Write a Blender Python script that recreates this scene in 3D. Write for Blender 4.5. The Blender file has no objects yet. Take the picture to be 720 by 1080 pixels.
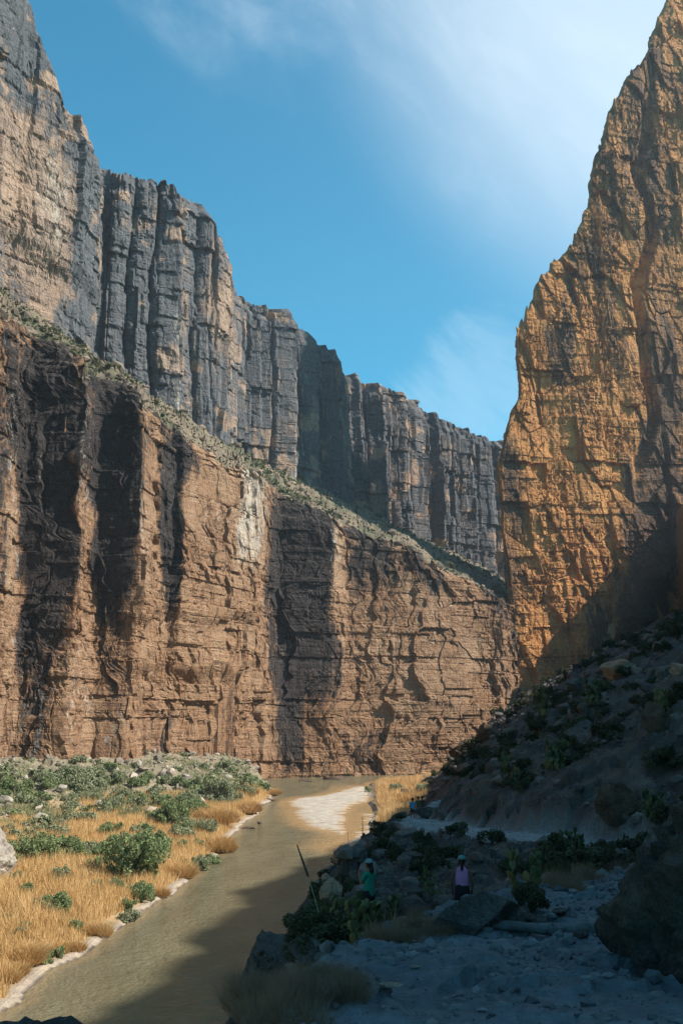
import bpy, math, random
import numpy as np

R = math.radians
S = bpy.context.scene
COL = S.collection
rng = np.random.default_rng(7)
random.seed(7)

# ------------------------------------------------------------------ camera, sky, sun, exposure
CAM_Z = 18.0
PITCH = R(11.4)
FPX = 1050.0
SUN_AZ, SUN_EL = 100.0, 42.0          # azimuth clockwise from the view direction
SUN_STRENGTH = 5.0
SKY_STRENGTH = 0.09
EXPOSURE = 0.82

cam_d = bpy.data.cameras.new('camera')
cam_d.sensor_fit = 'VERTICAL'; cam_d.sensor_height = 36.0; cam_d.lens = 35.0
cam_d.clip_start = 0.1; cam_d.clip_end = 5000
cam = bpy.data.objects.new('camera', cam_d); COL.objects.link(cam)
cam.location = (0, 0, CAM_Z); cam.rotation_euler = (R(90) + PITCH, 0, 0)
S.camera = cam

w = bpy.data.worlds.new("World"); S.world = w; w.use_nodes = True
nt = w.node_tree; nt.nodes.clear()
out = nt.nodes.new('ShaderNodeOutputWorld'); bg = nt.nodes.new('ShaderNodeBackground')
sky = nt.nodes.new('ShaderNodeTexSky'); sky.sky_type = 'NISHITA'; sky.sun_disc = False
sky.sun_elevation = R(SUN_EL); sky.sun_rotation = R(SUN_AZ)
sky.air_density = 1.0; sky.dust_density = 0.8; sky.ozone_density = 2.5; sky.altitude = 700
tc = nt.nodes.new('ShaderNodeTexCoord')
def wn(t, **k):
    n = nt.nodes.new(t)
    for a, b in k.items(): setattr(n, a, b)
    return n
def wmath(op, a, b=None, clamp=False):
    n = wn('ShaderNodeMath', operation=op, use_clamp=clamp)
    for i, v in enumerate((a, b)):
        if v is None: continue
        if isinstance(v, (int, float)): n.inputs[i].default_value = v
        else: nt.links.new(v, n.inputs[i])
    return n.outputs[0]
# thin cirrus: stretched noise over the sky direction
mp0 = wn('ShaderNodeMapping'); nt.links.new(tc.outputs['Generated'], mp0.inputs[0]); mp0.inputs['Rotation'].default_value = (0, R(-38), 0)
mp = wn('ShaderNodeMapping'); nt.links.new(mp0.outputs[0], mp.inputs[0]); mp.inputs['Location'].default_value = (.35, 0, .2)
mp.inputs['Scale'].default_value = (1.0, 1.2, 2.3)
n1 = wn('ShaderNodeTexNoise'); n1.inputs['Scale'].default_value = 1.3; n1.inputs['Detail'].default_value = 9; n1.inputs['Roughness'].default_value = .56
n1.inputs['Distortion'].default_value = 1.1
nt.links.new(mp.outputs[0], n1.inputs['Vector'])
mr = wn('ShaderNodeMapRange'); mr.inputs['From Min'].default_value = .45; mr.inputs['From Max'].default_value = .68
nt.links.new(n1.outputs['Fac'], mr.inputs['Value'])
sep = wn('ShaderNodeSeparateXYZ'); nt.links.new(tc.outputs['Generated'], sep.inputs[0])
side = wn('ShaderNodeMapRange'); side.inputs['From Min'].default_value = -.2; side.inputs['From Max'].default_value = .45
nt.links.new(sep.outputs['X'], side.inputs['Value'])
def skydir(px, py):
    x_, y_ = (px - 360) / FPX, (540 - py) / FPX
    v = np.array([x_, math.cos(PITCH) - y_ * math.sin(PITCH), math.sin(PITCH) + y_ * math.cos(PITCH)]); return v / np.linalg.norm(v)
def wdot(v):
    n = wn('ShaderNodeVectorMath', operation='DOT_PRODUCT'); nt.links.new(tc.outputs['Generated'], n.inputs[0]); n.inputs[1].default_value = tuple(v); return n.outputs['Value']
def wrange(v, a, b, c=0.0, d=1.0):
    n = wn('ShaderNodeMapRange', interpolation_type='SMOOTHSTEP'); nt.links.new(v, n.inputs['Value'])
    for k, x in zip(('From Min', 'From Max', 'To Min', 'To Max'), (a, b, c, d)): n.inputs[k].default_value = x
    return n.outputs[0]
_n = np.cross(skydir(200, 40), skydir(560, 295)); _n /= np.linalg.norm(_n); _n *= np.sign(_n @ skydir(650, 60))
n2 = wn('ShaderNodeTexNoise'); n2.inputs['Scale'].default_value = 5; n2.inputs['Detail'].default_value = 8; n2.inputs['Roughness'].default_value = .6; n2.inputs['Distortion'].default_value = .6
nt.links.new(mp.outputs[0], n2.inputs['Vector'])
ed = wmath('ADD', wdot(_n), wmath('MULTIPLY', wmath('SUBTRACT', n1.outputs['Fac'], .5), .10))
edge = wrange(ed, -.035, .05); inner = wrange(ed, .0, .30)
lowc = wrange(wmath('ADD', wdot(skydir(500, 410)), wmath('MULTIPLY', wmath('SUBTRACT', n2.outputs['Fac'], .5), .012)), .9962, .9998)
glow = wrange(wdot(skydir(770, -70)), .925, .997)
veil = wmath('MULTIPLY', edge, wmath('ADD', .012, wmath('MULTIPLY', wmath('MULTIPLY', mr.outputs[0], wrange(n2.outputs['Fac'], .36, .68)), .24)))
veil = wmath('ADD', veil, wmath('MULTIPLY', inner, .02))
veil = wmath('ADD', veil, wmath('MULTIPLY', lowc, wmath('ADD', .03, wmath('MULTIPLY', n2.outputs['Fac'], .22))))
veil = wmath('ADD', veil, wmath('MULTIPLY', side.outputs[0], .04))
veil = wmath('ADD', veil, wmath('MULTIPLY', wmath('POWER', glow, 1.3), .42), True)
tint = wn('ShaderNodeMix', data_type='RGBA', blend_type='MULTIPLY'); tint.inputs['Factor'].default_value = 1
nt.links.new(sky.outputs[0], tint.inputs['A']); tint.inputs['B'].default_value = (.34, 1.28, 1.26, 1)
cm = wn('ShaderNodeMix', data_type='RGBA'); nt.links.new(veil, cm.inputs['Factor'])
nt.links.new(tint.outputs['Result'], cm.inputs['A']); cm.inputs['B'].default_value = (8.2, 8.8, 9.2, 1)
nt.links.new(cm.outputs['Result'], bg.inputs['Color']); bg.inputs['Strength'].default_value = SKY_STRENGTH
nt.links.new(bg.outputs[0], out.inputs[0])

sd = bpy.data.lights.new('sun', 'SUN'); sd.energy = SUN_STRENGTH; sd.angle = R(.5); sd.color = (1, .93, .83)
sun = bpy.data.objects.new('sun', sd); COL.objects.link(sun)
sun.rotation_euler = (R(90 - SUN_EL), 0, R(-SUN_AZ) + math.pi)
SUNV = np.array([math.sin(R(SUN_AZ)) * math.cos(R(SUN_EL)), math.cos(R(SUN_AZ)) * math.cos(R(SUN_EL)), math.sin(R(SUN_EL))])

vs = S.view_settings
vs.view_transform = 'Standard'; vs.look = 'None'; vs.gamma = 1; vs.use_curve_mapping = False; vs.exposure = EXPOSURE
S.render.engine = 'CYCLES'
S.cycles.use_denoising = True
S.cycles.max_bounces = 6; S.cycles.diffuse_bounces = 3; S.cycles.glossy_bounces = 2; S.cycles.volume_bounces = 0
S.cycles.caustics_reflective = False; S.cycles.caustics_refractive = False

# ------------------------------------------------------------------ numeric helpers
cp, sp = math.cos(PITCH), math.sin(PITCH)
def unproj(px, py, Y):
    """A point at depth Y (world y) on the sight line through photo pixel px, py."""
    px = np.asarray(px, float); py = np.asarray(py, float)
    x_, y_ = (px - 360) / FPX, (540 - py) / FPX
    den = cp - y_ * sp
    return x_ / den * Y, CAM_Z + Y * (sp + y_ * cp) / den
def proj(x, y, z):
    dz = z - CAM_Z
    f = y * cp + dz * sp; u = -y * sp + dz * cp
    f = np.where(f > .1, f, .1)
    return 360 + FPX * x / f, 540 - FPX * u / f

def h32(*a):
    h = np.zeros(np.broadcast(*a).shape, np.uint32)
    for i, v in enumerate(a):
        v = np.asarray(v).astype(np.int64).astype(np.uint32)
        h = (h ^ (v * np.uint32(0x9E3779B1 + 2 * i * 7919))) * np.uint32(0x85EBCA6B)
        h ^= h >> np.uint32(13)
        h = h * np.uint32(0xC2B2AE35); h ^= h >> np.uint32(16)
    return h
def hf(*a): return h32(*a).astype(np.float64) / 4294967295.0
def vn(x, y, z=0.0, seed=0):
    """smooth value noise, -1..1"""
    x, y, z = np.broadcast_arrays(np.asarray(x, float), np.asarray(y, float), np.asarray(z, float))
    ix, iy, iz = np.floor(x), np.floor(y), np.floor(z)
    fx, fy, fz = x - ix, y - iy, z - iz
    fx = fx * fx * (3 - 2 * fx); fy = fy * fy * (3 - 2 * fy); fz = fz * fz * (3 - 2 * fz)
    r = 0
    zs = (0, 1) if np.any(z != 0) else (0,)
    for dz in zs:
        wz = (fz if dz else 1 - fz) if len(zs) == 2 else 1
        for dy in (0, 1):
            wy = fy if dy else 1 - fy
            for dx in (0, 1):
                wx = fx if dx else 1 - fx
                r = r + wx * wy * wz * hf(ix + dx, iy + dy, iz + dz, seed)
    return r * 2 - 1
def fbm(x, y, z=0.0, o=4, seed=0, g=.5, l=2.03):
    r = 0; a = 1; t = 0
    for i in range(o):
        r = r + a * vn(x, y, z, seed + 31 * i); t += a
        x, y, z = x * l + 3.1, y * l + 1.7, (np.asarray(z) * l)
        a *= g
    return r / t
def cells(x, y, seed=0, jit=.9):
    """2-D cells: nearest and second distance, cell random, and a random tilt plane inside the cell"""
    ix, iy = np.floor(x), np.floor(y)
    f1 = np.full(x.shape, 9.); f2 = np.full(x.shape, 9.); cid = np.zeros(x.shape); til = np.zeros(x.shape)
    for dx in (-1, 0, 1):
        for dy in (-1, 0, 1):
            cx, cy = ix + dx, iy + dy
            qx = cx + .5 + jit * (hf(cx, cy, 11 + seed) - .5); qy = cy + .5 + jit * (hf(cx, cy, 23 + seed) - .5)
            ex, ey = x - qx, y - qy
            d = np.maximum(np.abs(ex), np.abs(ey)) * .6 + .4 * np.sqrt(ex * ex + ey * ey)
            m = d < f1
            f2 = np.where(m, f1, np.minimum(f2, d)); f1 = np.where(m, d, f1)
            cid = np.where(m, hf(cx, cy, 37 + seed), cid)
            t = ex * (hf(cx, cy, 41 + seed) - .5) * 2 + ey * (hf(cx, cy, 53 + seed) - .5) * 2
            til = np.where(m, t, til)
    return f1, f2, cid, til
def ss(a, b, x):
    t = np.clip((x - a) / (b - a), 0, 1); return t * t * (3 - 2 * t)

# ------------------------------------------------------------------ mesh helpers
def mk(name, V, F, mat, smooth=False, attrs=None, parent=None, link=True):
    V = np.asarray(V, np.float32); F = np.asarray(F, np.int32); k = F.shape[1]
    me = bpy.data.meshes.new(name)
    me.vertices.add(len(V)); me.vertices.foreach_set('co', V.ravel())
    me.loops.add(F.size); me.loops.foreach_set('vertex_index', F.ravel())
    me.polygons.add(len(F)); me.polygons.foreach_set('loop_start', np.arange(0, F.size, k, dtype=np.int32))
    me.polygons.foreach_set('use_smooth', np.full(len(F), smooth, bool))
    me.update(calc_edges=True)
    for n, v in (attrs or {}).items():
        v = np.asarray(v, np.float32)
        if v.ndim == 1:
            dom = 'POINT' if len(v) == len(V) else 'FACE'
            a = me.attributes.new(n, 'FLOAT', dom); a.data.foreach_set('value', v)
        else:
            dom = 'POINT' if len(v) == len(V) else 'FACE'
            a = me.attributes.new(n, 'FLOAT_COLOR', dom)
            a.data.foreach_set('color', np.concatenate([v, np.ones((len(v), 1), np.float32)], 1).ravel())
    if mat: me.materials.append(mat)
    o = bpy.data.objects.new(name, me)
    if link: COL.objects.link(o)
    if parent: o.parent = parent
    return o
def gridF(nu, nv, base=0):
    i = np.arange(nu - 1)[:, None] * nv + np.arange(nv - 1)[None, :]
    i = i.ravel() + base
    return np.stack([i, i + nv, i + nv + 1, i + 1], 1)
def tag(o, label=None, cat=None, group=None, kind=None):
    if label: o['label'] = label
    if cat: o['category'] = cat
    if group: o['group'] = group
    if kind: o['kind'] = kind
    return o
def empty(name, loc, rz=0, s=1):
    o = bpy.data.objects.new(name, None); COL.objects.link(o)
    o.location = loc; o.rotation_euler = (0, 0, rz); o.scale = (s, s, s) if np.isscalar(s) else s
    o.empty_display_size = .2
    return o

class MB:
    def __init__(s): s.V = []; s.F = []; s.n = 0; s.A = []
    def add(s, V, F, a=0.0):
        V = np.asarray(V, float); F = np.asarray(F, int)
        if F.shape[1] == 3: F = np.concatenate([F, F[:, 2:3]], 1)
        s.V.append(V); s.F.append(F + s.n); s.n += len(V); s.A.append(np.full(len(V), a))
    def build(s, name, mat, parent=None, smooth=True, link=True):
        me = bpy.data.meshes.new(name)
        V = np.concatenate(s.V); F = np.concatenate(s.F)
        me.from_pydata([tuple(v) for v in V], [], [tuple(f) if f[2] != f[3] else tuple(f[:3]) for f in F.tolist()])
        me.polygons.foreach_set('use_smooth', np.full(len(me.polygons), smooth, bool))
        at = me.attributes.new('rnd', 'FLOAT', 'POINT'); at.data.foreach_set('value', np.concatenate(s.A).astype(np.float32))
        me.materials.append(mat)
        o = bpy.data.objects.new(name, me)
        if link: COL.objects.link(o)
        if parent: o.parent = parent
        return o
def tube(mb, pts, rad, n=6, a=0.0, flat=1.0, cap=True):
    pts = np.asarray(pts, float); m = len(pts); rad = np.broadcast_to(rad, (m,))
    T = np.gradient(pts, axis=0); T /= np.linalg.norm(T, axis=1)[:, None] + 1e-9
    ref = np.array([0, 0, 1.]) if abs(T[0][2]) < .9 else np.array([1., 0, 0])
    rings = []
    for i in range(m):
        u = np.cross(ref, T[i]); u /= np.linalg.norm(u) + 1e-9; v = np.cross(T[i], u)
        an = np.linspace(0, 2 * np.pi, n, endpoint=False)
        rings.append(pts[i] + rad[i] * (np.cos(an)[:, None] * u + flat * np.sin(an)[:, None] * v))
    V = np.concatenate(rings); F = []
    for i in range(m - 1):
        for j in range(n):
            k = (j + 1) % n; F.append((i * n + j, i * n + k, (i + 1) * n + k, (i + 1) * n + j))
    if cap:
        c0, c1 = len(V), len(V) + 1; V = np.concatenate([V, pts[:1], pts[-1:]])
        for j in range(n):
            k = (j + 1) % n; F.append((c0, k, j, j)); F.append((c1, (m - 1) * n + j, (m - 1) * n + k, (m - 1) * n + k))
    mb.add(V, F, a)

def ico(sub):
    import bmesh
    bm = bmesh.new(); bmesh.ops.create_icosphere(bm, subdivisions=sub, radius=1)
    V = np.array([v.co[:] for v in bm.verts]); F = np.array([[v.index for v in f.verts] for f in bm.faces]); bm.free()
    return V, F
ICO = {k: ico(k) for k in (1, 2, 3, 5, 6)}

# ------------------------------------------------------------------ materials
def M(name, build):
    m = bpy.data.materials.new(name); m.use_nodes = True
    t = m.node_tree; t.nodes.clear()
    o = t.nodes.new('ShaderNodeOutputMaterial'); b = t.nodes.new('ShaderNodeBsdfPrincipled')
    b.inputs['Roughness'].default_value = .9; b.inputs['Specular IOR Level'].default_value = .2
    t.links.new(b.outputs[0], o.inputs[0])
    build(t, b, Nodes(t)); return m
class Nodes:
    def __init__(s, t): s.t = t
    def _in(s, sock, v):
        if hasattr(v, 'is_output') or isinstance(v, bpy.types.NodeSocket): s.t.links.new(v, sock)
        elif isinstance(v, (tuple, list)) and sock.type == 'RGBA' and len(v) == 3: sock.default_value = (*v, 1)
        else: sock.default_value = v
    def obj(s): return s.t.nodes.new('ShaderNodeTexCoord').outputs['Object']
    def mapping(s, v, sc=(1, 1, 1), rot=(0, 0, 0)):
        n = s.t.nodes.new('ShaderNodeMapping'); s.t.links.new(v, n.inputs[0]); n.inputs['Scale'].default_value = sc
        n.inputs['Rotation'].default_value = rot; return n.outputs[0]
    def noise(s, v, sc, det=4, ro=.6, dist=0):
        n = s.t.nodes.new('ShaderNodeTexNoise'); s.t.links.new(v, n.inputs['Vector'])
        n.inputs['Scale'].default_value = sc; n.inputs['Detail'].default_value = det; n.inputs['Roughness'].default_value = ro
        n.inputs['Distortion'].default_value = dist; return n.outputs['Fac']
    def voro(s, v, sc, feat='F1', o='Distance'):
        n = s.t.nodes.new('ShaderNodeTexVoronoi'); n.feature = feat; s.t.links.new(v, n.inputs['Vector']); n.inputs['Scale'].default_value = sc
        return n.outputs[o]
    def attr(s, name, o='Fac'):
        n = s.t.nodes.new('ShaderNodeAttribute'); n.attribute_name = name; return n.outputs[o]
    def math(s, op, a, b=0.0, clamp=False):
        n = s.t.nodes.new('ShaderNodeMath'); n.operation = op; n.use_clamp = clamp
        s._in(n.inputs[0], a); s._in(n.inputs[1], b); return n.outputs[0]
    def rng(s, v, a, b, c=0.0, d=1.0):
        n = s.t.nodes.new('ShaderNodeMapRange'); s.t.links.new(v, n.inputs['Value'])
        for k, x in zip(('From Min', 'From Max', 'To Min', 'To Max'), (a, b, c, d)): n.inputs[k].default_value = x
        return n.outputs[0]
    def mix(s, f, a, b, mode='MIX'):
        n = s.t.nodes.new('ShaderNodeMix'); n.data_type = 'RGBA'; n.blend_type = mode
        s._in(n.inputs['Factor'], f); s._in(n.inputs['A'], a); s._in(n.inputs['B'], b); return n.outputs['Result']
    def bump(s, b, h, st, dist):
        n = s.t.nodes.new('ShaderNodeBump'); n.inputs['Strength'].default_value = st; n.inputs['Distance'].default_value = dist
        s.t.links.new(h, n.inputs['Height']); s.t.links.new(n.outputs[0], b.inputs['Normal']); return n

def cliff_mat(name, clean, clean2, dark, pale, rust, sc=1.0):
    def f(t, b, N):
        o = N.obj()
        stk = N.mapping(o, (1, 1, .12)); bed = N.mapping(o, (.12, .12, 1.5))
        n1 = N.noise(o, .07 * sc, 6, .62); n2 = N.noise(stk, .55 * sc, 8, .7); n3 = N.noise(o, .9 * sc, 8, .72); n4 = N.noise(bed, .9 * sc, 5, .65); n5 = N.noise(o, 4.5 * sc, 5, .7)
        base = N.mix(N.rng(n1, .35, .65), clean, clean2)
        base = N.mix(N.math('MULTIPLY', N.rng(n2, .5, .66), .7), base, rust)
        base = N.mix(N.math('MULTIPLY', N.rng(n4, .56, .68), .45), base, tuple(x * .55 for x in clean2))
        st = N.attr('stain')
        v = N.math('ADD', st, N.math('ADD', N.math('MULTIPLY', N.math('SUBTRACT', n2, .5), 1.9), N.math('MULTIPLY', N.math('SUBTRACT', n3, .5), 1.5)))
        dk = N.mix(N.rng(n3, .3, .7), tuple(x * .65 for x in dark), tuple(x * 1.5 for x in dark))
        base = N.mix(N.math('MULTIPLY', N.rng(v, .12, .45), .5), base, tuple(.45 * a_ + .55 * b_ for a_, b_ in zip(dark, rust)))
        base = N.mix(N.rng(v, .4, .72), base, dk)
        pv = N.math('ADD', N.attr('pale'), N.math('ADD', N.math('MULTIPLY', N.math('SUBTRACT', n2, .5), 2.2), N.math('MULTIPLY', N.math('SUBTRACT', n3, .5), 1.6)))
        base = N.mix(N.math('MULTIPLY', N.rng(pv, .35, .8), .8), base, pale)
        base = N.mix(1.0, base, N.mix(N.rng(n5, .3, .7), (.62, .62, .63), (1.3, 1.28, 1.26)), 'MULTIPLY')
        crk = N.voro(N.mapping(o, (1, 1, .5)), .32 * sc, 'DISTANCE_TO_EDGE')
        cm_ = N.math('MULTIPLY', N.rng(N.math('ADD', crk, N.math('MULTIPLY', N.math('SUBTRACT', n3, .5), .25)), .0, .045, 1, 0), N.rng(n1, .4, .6))
        base = N.mix(N.math('MULTIPLY', cm_, .55), base, tuple(x * .5 for x in dark))
        t.links.new(base, b.inputs['Base Color'])
        h = N.math('ADD', N.noise(N.mapping(o, (1, 1, .5)), .9 * sc, 8, .7), N.math('MULTIPLY', N.noise(N.mapping(o, (.25, .25, 2.2)), .6 * sc, 5, .7), .8))
        h = N.math('ADD', h, N.math('MULTIPLY', n5, .35)); h = N.math('SUBTRACT', h, N.math('MULTIPLY', cm_, .35))
        N.bump(b, h, .9, 1.0)
    return M(name, f)
m_low = cliff_mat('limestone_warm', (.385, .250, .155), (.30, .168, .092), (.046, .037, .034), (.56, .49, .40), (.29, .125, .05))
m_up = cliff_mat('limestone_grey', (.46, .31, .22), (.32, .235, .185), (.118, .117, .124), (.55, .47, .39), (.36, .21, .13))
m_right = cliff_mat('limestone_golden', (.59, .285, .105), (.44, .19, .065), (.115, .066, .042), (.62, .44, .24), (.42, .19, .065), 1.15)
m_spur = cliff_mat('limestone_brown', (.36, .23, .13), (.3, .18, .1), (.1, .07, .05), (.5, .4, .3), (.3, .15, .07))

def f_terrain(t, b, N):
    o = N.obj(); c = N.attr('col', 'Color')
    n1 = N.noise(o, .6, 6, .65); n2 = N.noise(o, 7, 5, .7); v = N.voro(o, 2.6, 'F1')
    c = N.mix(1.0, c, N.mix(N.rng(n1, .3, .7), (.72, .72, .74), (1.25, 1.22, 1.18)), 'MULTIPLY')
    c = N.mix(1.0, c, N.mix(N.rng(n2, .3, .7), (.7, .7, .7), (1.3, 1.3, 1.3)), 'MULTIPLY')
    t.links.new(c, b.inputs['Base Color'])
    h = N.math('ADD', N.noise(o, 3.5, 8, .72), N.math('MULTIPLY', N.voro(o, 9, 'F1'), .4))
    N.bump(b, h, .8, .16)
m_terrain = M('ground_soil', f_terrain)

def f_water(t, b, N):
    o = N.obj(); sh = N.attr('shallow')
    n = N.noise(N.mapping(o, (1.2, .4, 1)), .25, 7, .65)
    c = N.mix(N.rng(n, .3, .7), (.115, .100, .058), (.175, .153, .095))
    c = N.mix(sh, c, (.36, .23, .11))
    t.links.new(c, b.inputs['Base Color'])
    b.inputs['Roughness'].default_value = .15; b.inputs['Specular IOR Level'].default_value = .2; b.inputs['IOR'].default_value = 1.33
    h = N.math('ADD', N.noise(N.mapping(o, (1.0, .8, 1)), 2.2, 5, .65), N.math('MULTIPLY', N.noise(o, .5, 3, .6), 1.2))
    N.bump(b, h, .8, .4)
m_water = M('river_water', f_water)

def leaf_mat(name, a, bcol, c2, tr=.25):
    def f(t, b, N):
        r = N.attr('rnd'); inf = t.nodes.new('ShaderNodeObjectInfo').outputs['Random']
        c = N.mix(r, a, bcol); c = N.mix(N.math('MULTIPLY', inf, .6), c, c2)
        t.links.new(c, b.inputs['Base Color']); b.inputs['Roughness'].default_value = .75
        tl = t.nodes.new('ShaderNodeBsdfTranslucent'); t.links.new(c, tl.inputs['Color'])
        mx = t.nodes.new('ShaderNodeMixShader'); mx.inputs[0].default_value = tr
        o = [n for n in t.nodes if n.type == 'OUTPUT_MATERIAL'][0]
        t.links.new(b.outputs[0], mx.inputs[1]); t.links.new(tl.outputs[0], mx.inputs[2]); t.links.new(mx.outputs[0], o.inputs[0])
    return M(name, f)
m_green = leaf_mat('leaf_green', (.10, .14, .05), (.27, .32, .15), (.2, .25, .12))
m_sage = leaf_mat('leaf_sage', (.16, .185, .095), (.33, .35, .21), (.25, .27, .16))
m_herb = leaf_mat('leaf_herb', (.12, .14, .055), (.27, .29, .14), (.2, .22, .1))
m_bench = leaf_mat('leaf_pale', (.09, .10, .055), (.24, .23, .13), (.15, .15, .09))
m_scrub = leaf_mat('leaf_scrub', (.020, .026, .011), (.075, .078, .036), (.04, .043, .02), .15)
m_gold = leaf_mat('grass_gold', (.36, .19, .06), (.74, .52, .27), (.60, .40, .17), .3)
m_straw = leaf_mat('grass_straw', (.14, .095, .06), (.26, .185, .12), (.16, .115, .08), .3)
def f_flat(col, ro=.9, var=.25, sc=6, bump=0):
    def f(t, b, N):
        o = N.obj(); n = N.noise(o, sc, 5, .65)
        c = N.mix(N.rng(n, .3, .7), tuple(x * (1 - var) for x in col), tuple(min(x * (1 + var), 1) for x in col))
        t.links.new(c, b.inputs['Base Color']); b.inputs['Roughness'].default_value = ro
        if bump: N.bump(b, N.noise(o, sc * 2, 5, .7), .6, bump)
    return f
m_stem = M('twig_brown', f_flat((.13, .09, .06)))
def f_rock(lo, hi, sp_):
    def f(t, b, N):
        o = N.obj(); n1 = N.noise(o, 1.3, 8, .7); n2 = N.noise(o, 9, 8, .75); n3 = N.noise(o, 45, 4, .7)
        c = N.mix(N.rng(n1, .38, .62), lo, hi); c = N.mix(N.math('MULTIPLY', N.rng(n2, .52, .66), .7), c, sp_)
        c = N.mix(1.0, c, N.mix(N.rng(n3, .3, .7), (.6, .6, .6), (1.4, 1.4, 1.4)), 'MULTIPLY')
        t.links.new(c, b.inputs['Base Color']); b.inputs['Specular IOR Level'].default_value = .1; b.inputs['Roughness'].default_value = 1
        N.bump(b, N.math('ADD', n2, N.math('MULTIPLY', n3, .3)), 1.0, .12)
    return f
m_rock_d = M('rock_grey', f_rock((.055, .052, .05), (.125, .118, .112), (.2, .19, .18)))
m_rock_b = M('rock_brown', f_rock((.07, .045, .032), (.135, .095, .068), (.05, .04, .035)))
m_rock_w = M('rock_pale', f_rock((.24, .21, .175), (.42, .37, .31), (.15, .125, .1)))
m_rock_t = M('rock_tan', f_flat((.22, .155, .11), .9, .4, 2.0, .08))
m_log = M('wood_weathered', f_flat((.085, .092, .095), .85, .45, 14, .02))
def f_pad(t, b, N):
    r = N.attr('rnd'); o = N.obj()
    c = N.mix(r, (.030, .040, .018), (.115, .105, .042))
    c = N.mix(N.rng(N.voro(o, 14), .12, .0, 0, .5), c, (.2, .17, .1))
    t.links.new(c, b.inputs['Base Color']); b.inputs['Roughness'].default_value = .6
m_pad = M('cactus_pad', f_pad)

# ------------------------------------------------------------------ canyon cliffs
def resample(P, step):
    P = np.asarray(P, float); d = np.r_[0, np.cumsum(np.linalg.norm(np.diff(P, axis=0), axis=1))]
    n = max(2, int(d[-1] / step)); s = np.linspace(0, d[-1], n)
    return s, np.stack([np.interp(s, d, P[:, k]) for k in range(2)], 1)
def smooth1(a, k):
    if k < 1: return a
    ker = np.hanning(2 * k + 3)[1:-1]; ker /= ker.sum(); p = np.pad(a, ((k, k), (0, 0)), mode='edge')
    return np.stack([np.convolve(p[:, j], ker, mode='valid') for j in range(a.shape[1])], 1)
def pxpath(ctrl, py):
    return [(float(unproj(px, py, Y)[0]), Y) for px, Y in ctrl]

def cliff(name, label, P, step, zlo, ztop, ns, disp, mat, sm=2, nsm=10, back=(40, 12), stain=None, bdir=None, xshift=None, wander=0, calm=None):
    """A rock wall: a sheet along plan path P with real relief, closed on top by a plateau that runs back."""
    s, Q = resample(P, step); Q = smooth1(Q, sm)
    Qn = smooth1(Q, nsm); T = np.gradient(Qn, axis=0); T /= np.linalg.norm(T, axis=1)[:, None]
    Nn = np.stack([T[:, 1], -T[:, 0]], 1)
    zt = ztop(s, Q)
    t = np.linspace(0, 1, ns)
    Z = zlo + t[None, :] * (zt[:, None] - zlo)
    SS = np.repeat(s[:, None], ns, 1)
    D = disp(SS, Z, zt[:, None], Q)
    # rounded, broken rim
    dr = zt[:, None] - Z
    D = D - 1.3 * np.exp(-dr / 1.0) - .012 * (Z - zlo)
    Bn = -Nn if bdir is None else np.broadcast_to(np.array(bdir, float) / np.hypot(*bdir), Nn.shape)
    sw = SS + wander * (1.6 * vn(SS * .07, Z * .06, seed=801) + .9 * vn(SS * .15, Z * .17, seed=802) + .45 * vn(SS * .5, Z * .5, seed=803))
    QX = np.interp(sw, s, Q[:, 0]); QY = np.interp(sw, s, Q[:, 1])
    if calm:
        Qs = smooth1(Q, calm[0]); wq = calm[1](SS, Z, Q)
        QX = QX * (1 - wq) + np.interp(sw, s, Qs[:, 0]) * wq; QY = QY * (1 - wq) + np.interp(sw, s, Qs[:, 1]) * wq
    X = QX + Nn[:, 0][:, None] * D; Y = QY + Nn[:, 1][:, None] * D
    if xshift: X = X + xshift(Z, Q)
    # plateau rows
    kb = 14; bx = []; by = []; bz = []
    for i in range(1, kb + 1):
        f = (i / kb) ** 1.7
        off = f * back[0]
        bx.append(X[:, -1] + Bn[:, 0] * off); by.append(Y[:, -1] + Bn[:, 1] * off)
        bz.append(Z[:, -1] + back[1] * f + (.9 + 1.5 * f) * fbm(bx[-1] * .15, by[-1] * .15, o=4, seed=77) * min(1, off / 3))
    X = np.concatenate([X, np.stack(bx, 1)], 1); Y = np.concatenate([Y, np.stack(by, 1)], 1); Z = np.concatenate([Z, np.stack(bz, 1)], 1)
    X = np.concatenate([X, X[:, -1:]], 1); Y = np.concatenate([Y, Y[:, -1:]], 1); Z = np.concatenate([Z, np.full((len(s), 1), zlo)], 1)
    V = np.stack([X.ravel(), Y.ravel(), Z.ravel()], 1)
    SS = np.repeat(s[:, None], X.shape[1], 1)
    st, pl = stain(X, Y, Z, SS, D) if stain else (np.zeros_like(X), np.zeros_like(X))
    o = mk(name, V, gridF(*X.shape)[:, ::-1], mat, False, {'stain': st.ravel(), 'pale': pl.ravel()})
    tag(o, label, None, None, 'structure')
    k = ns - 1
    return o, s, Q, zt, np.stack([V[:, i].reshape(X.shape)[:, k] for i in range(3)], 1)

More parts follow.
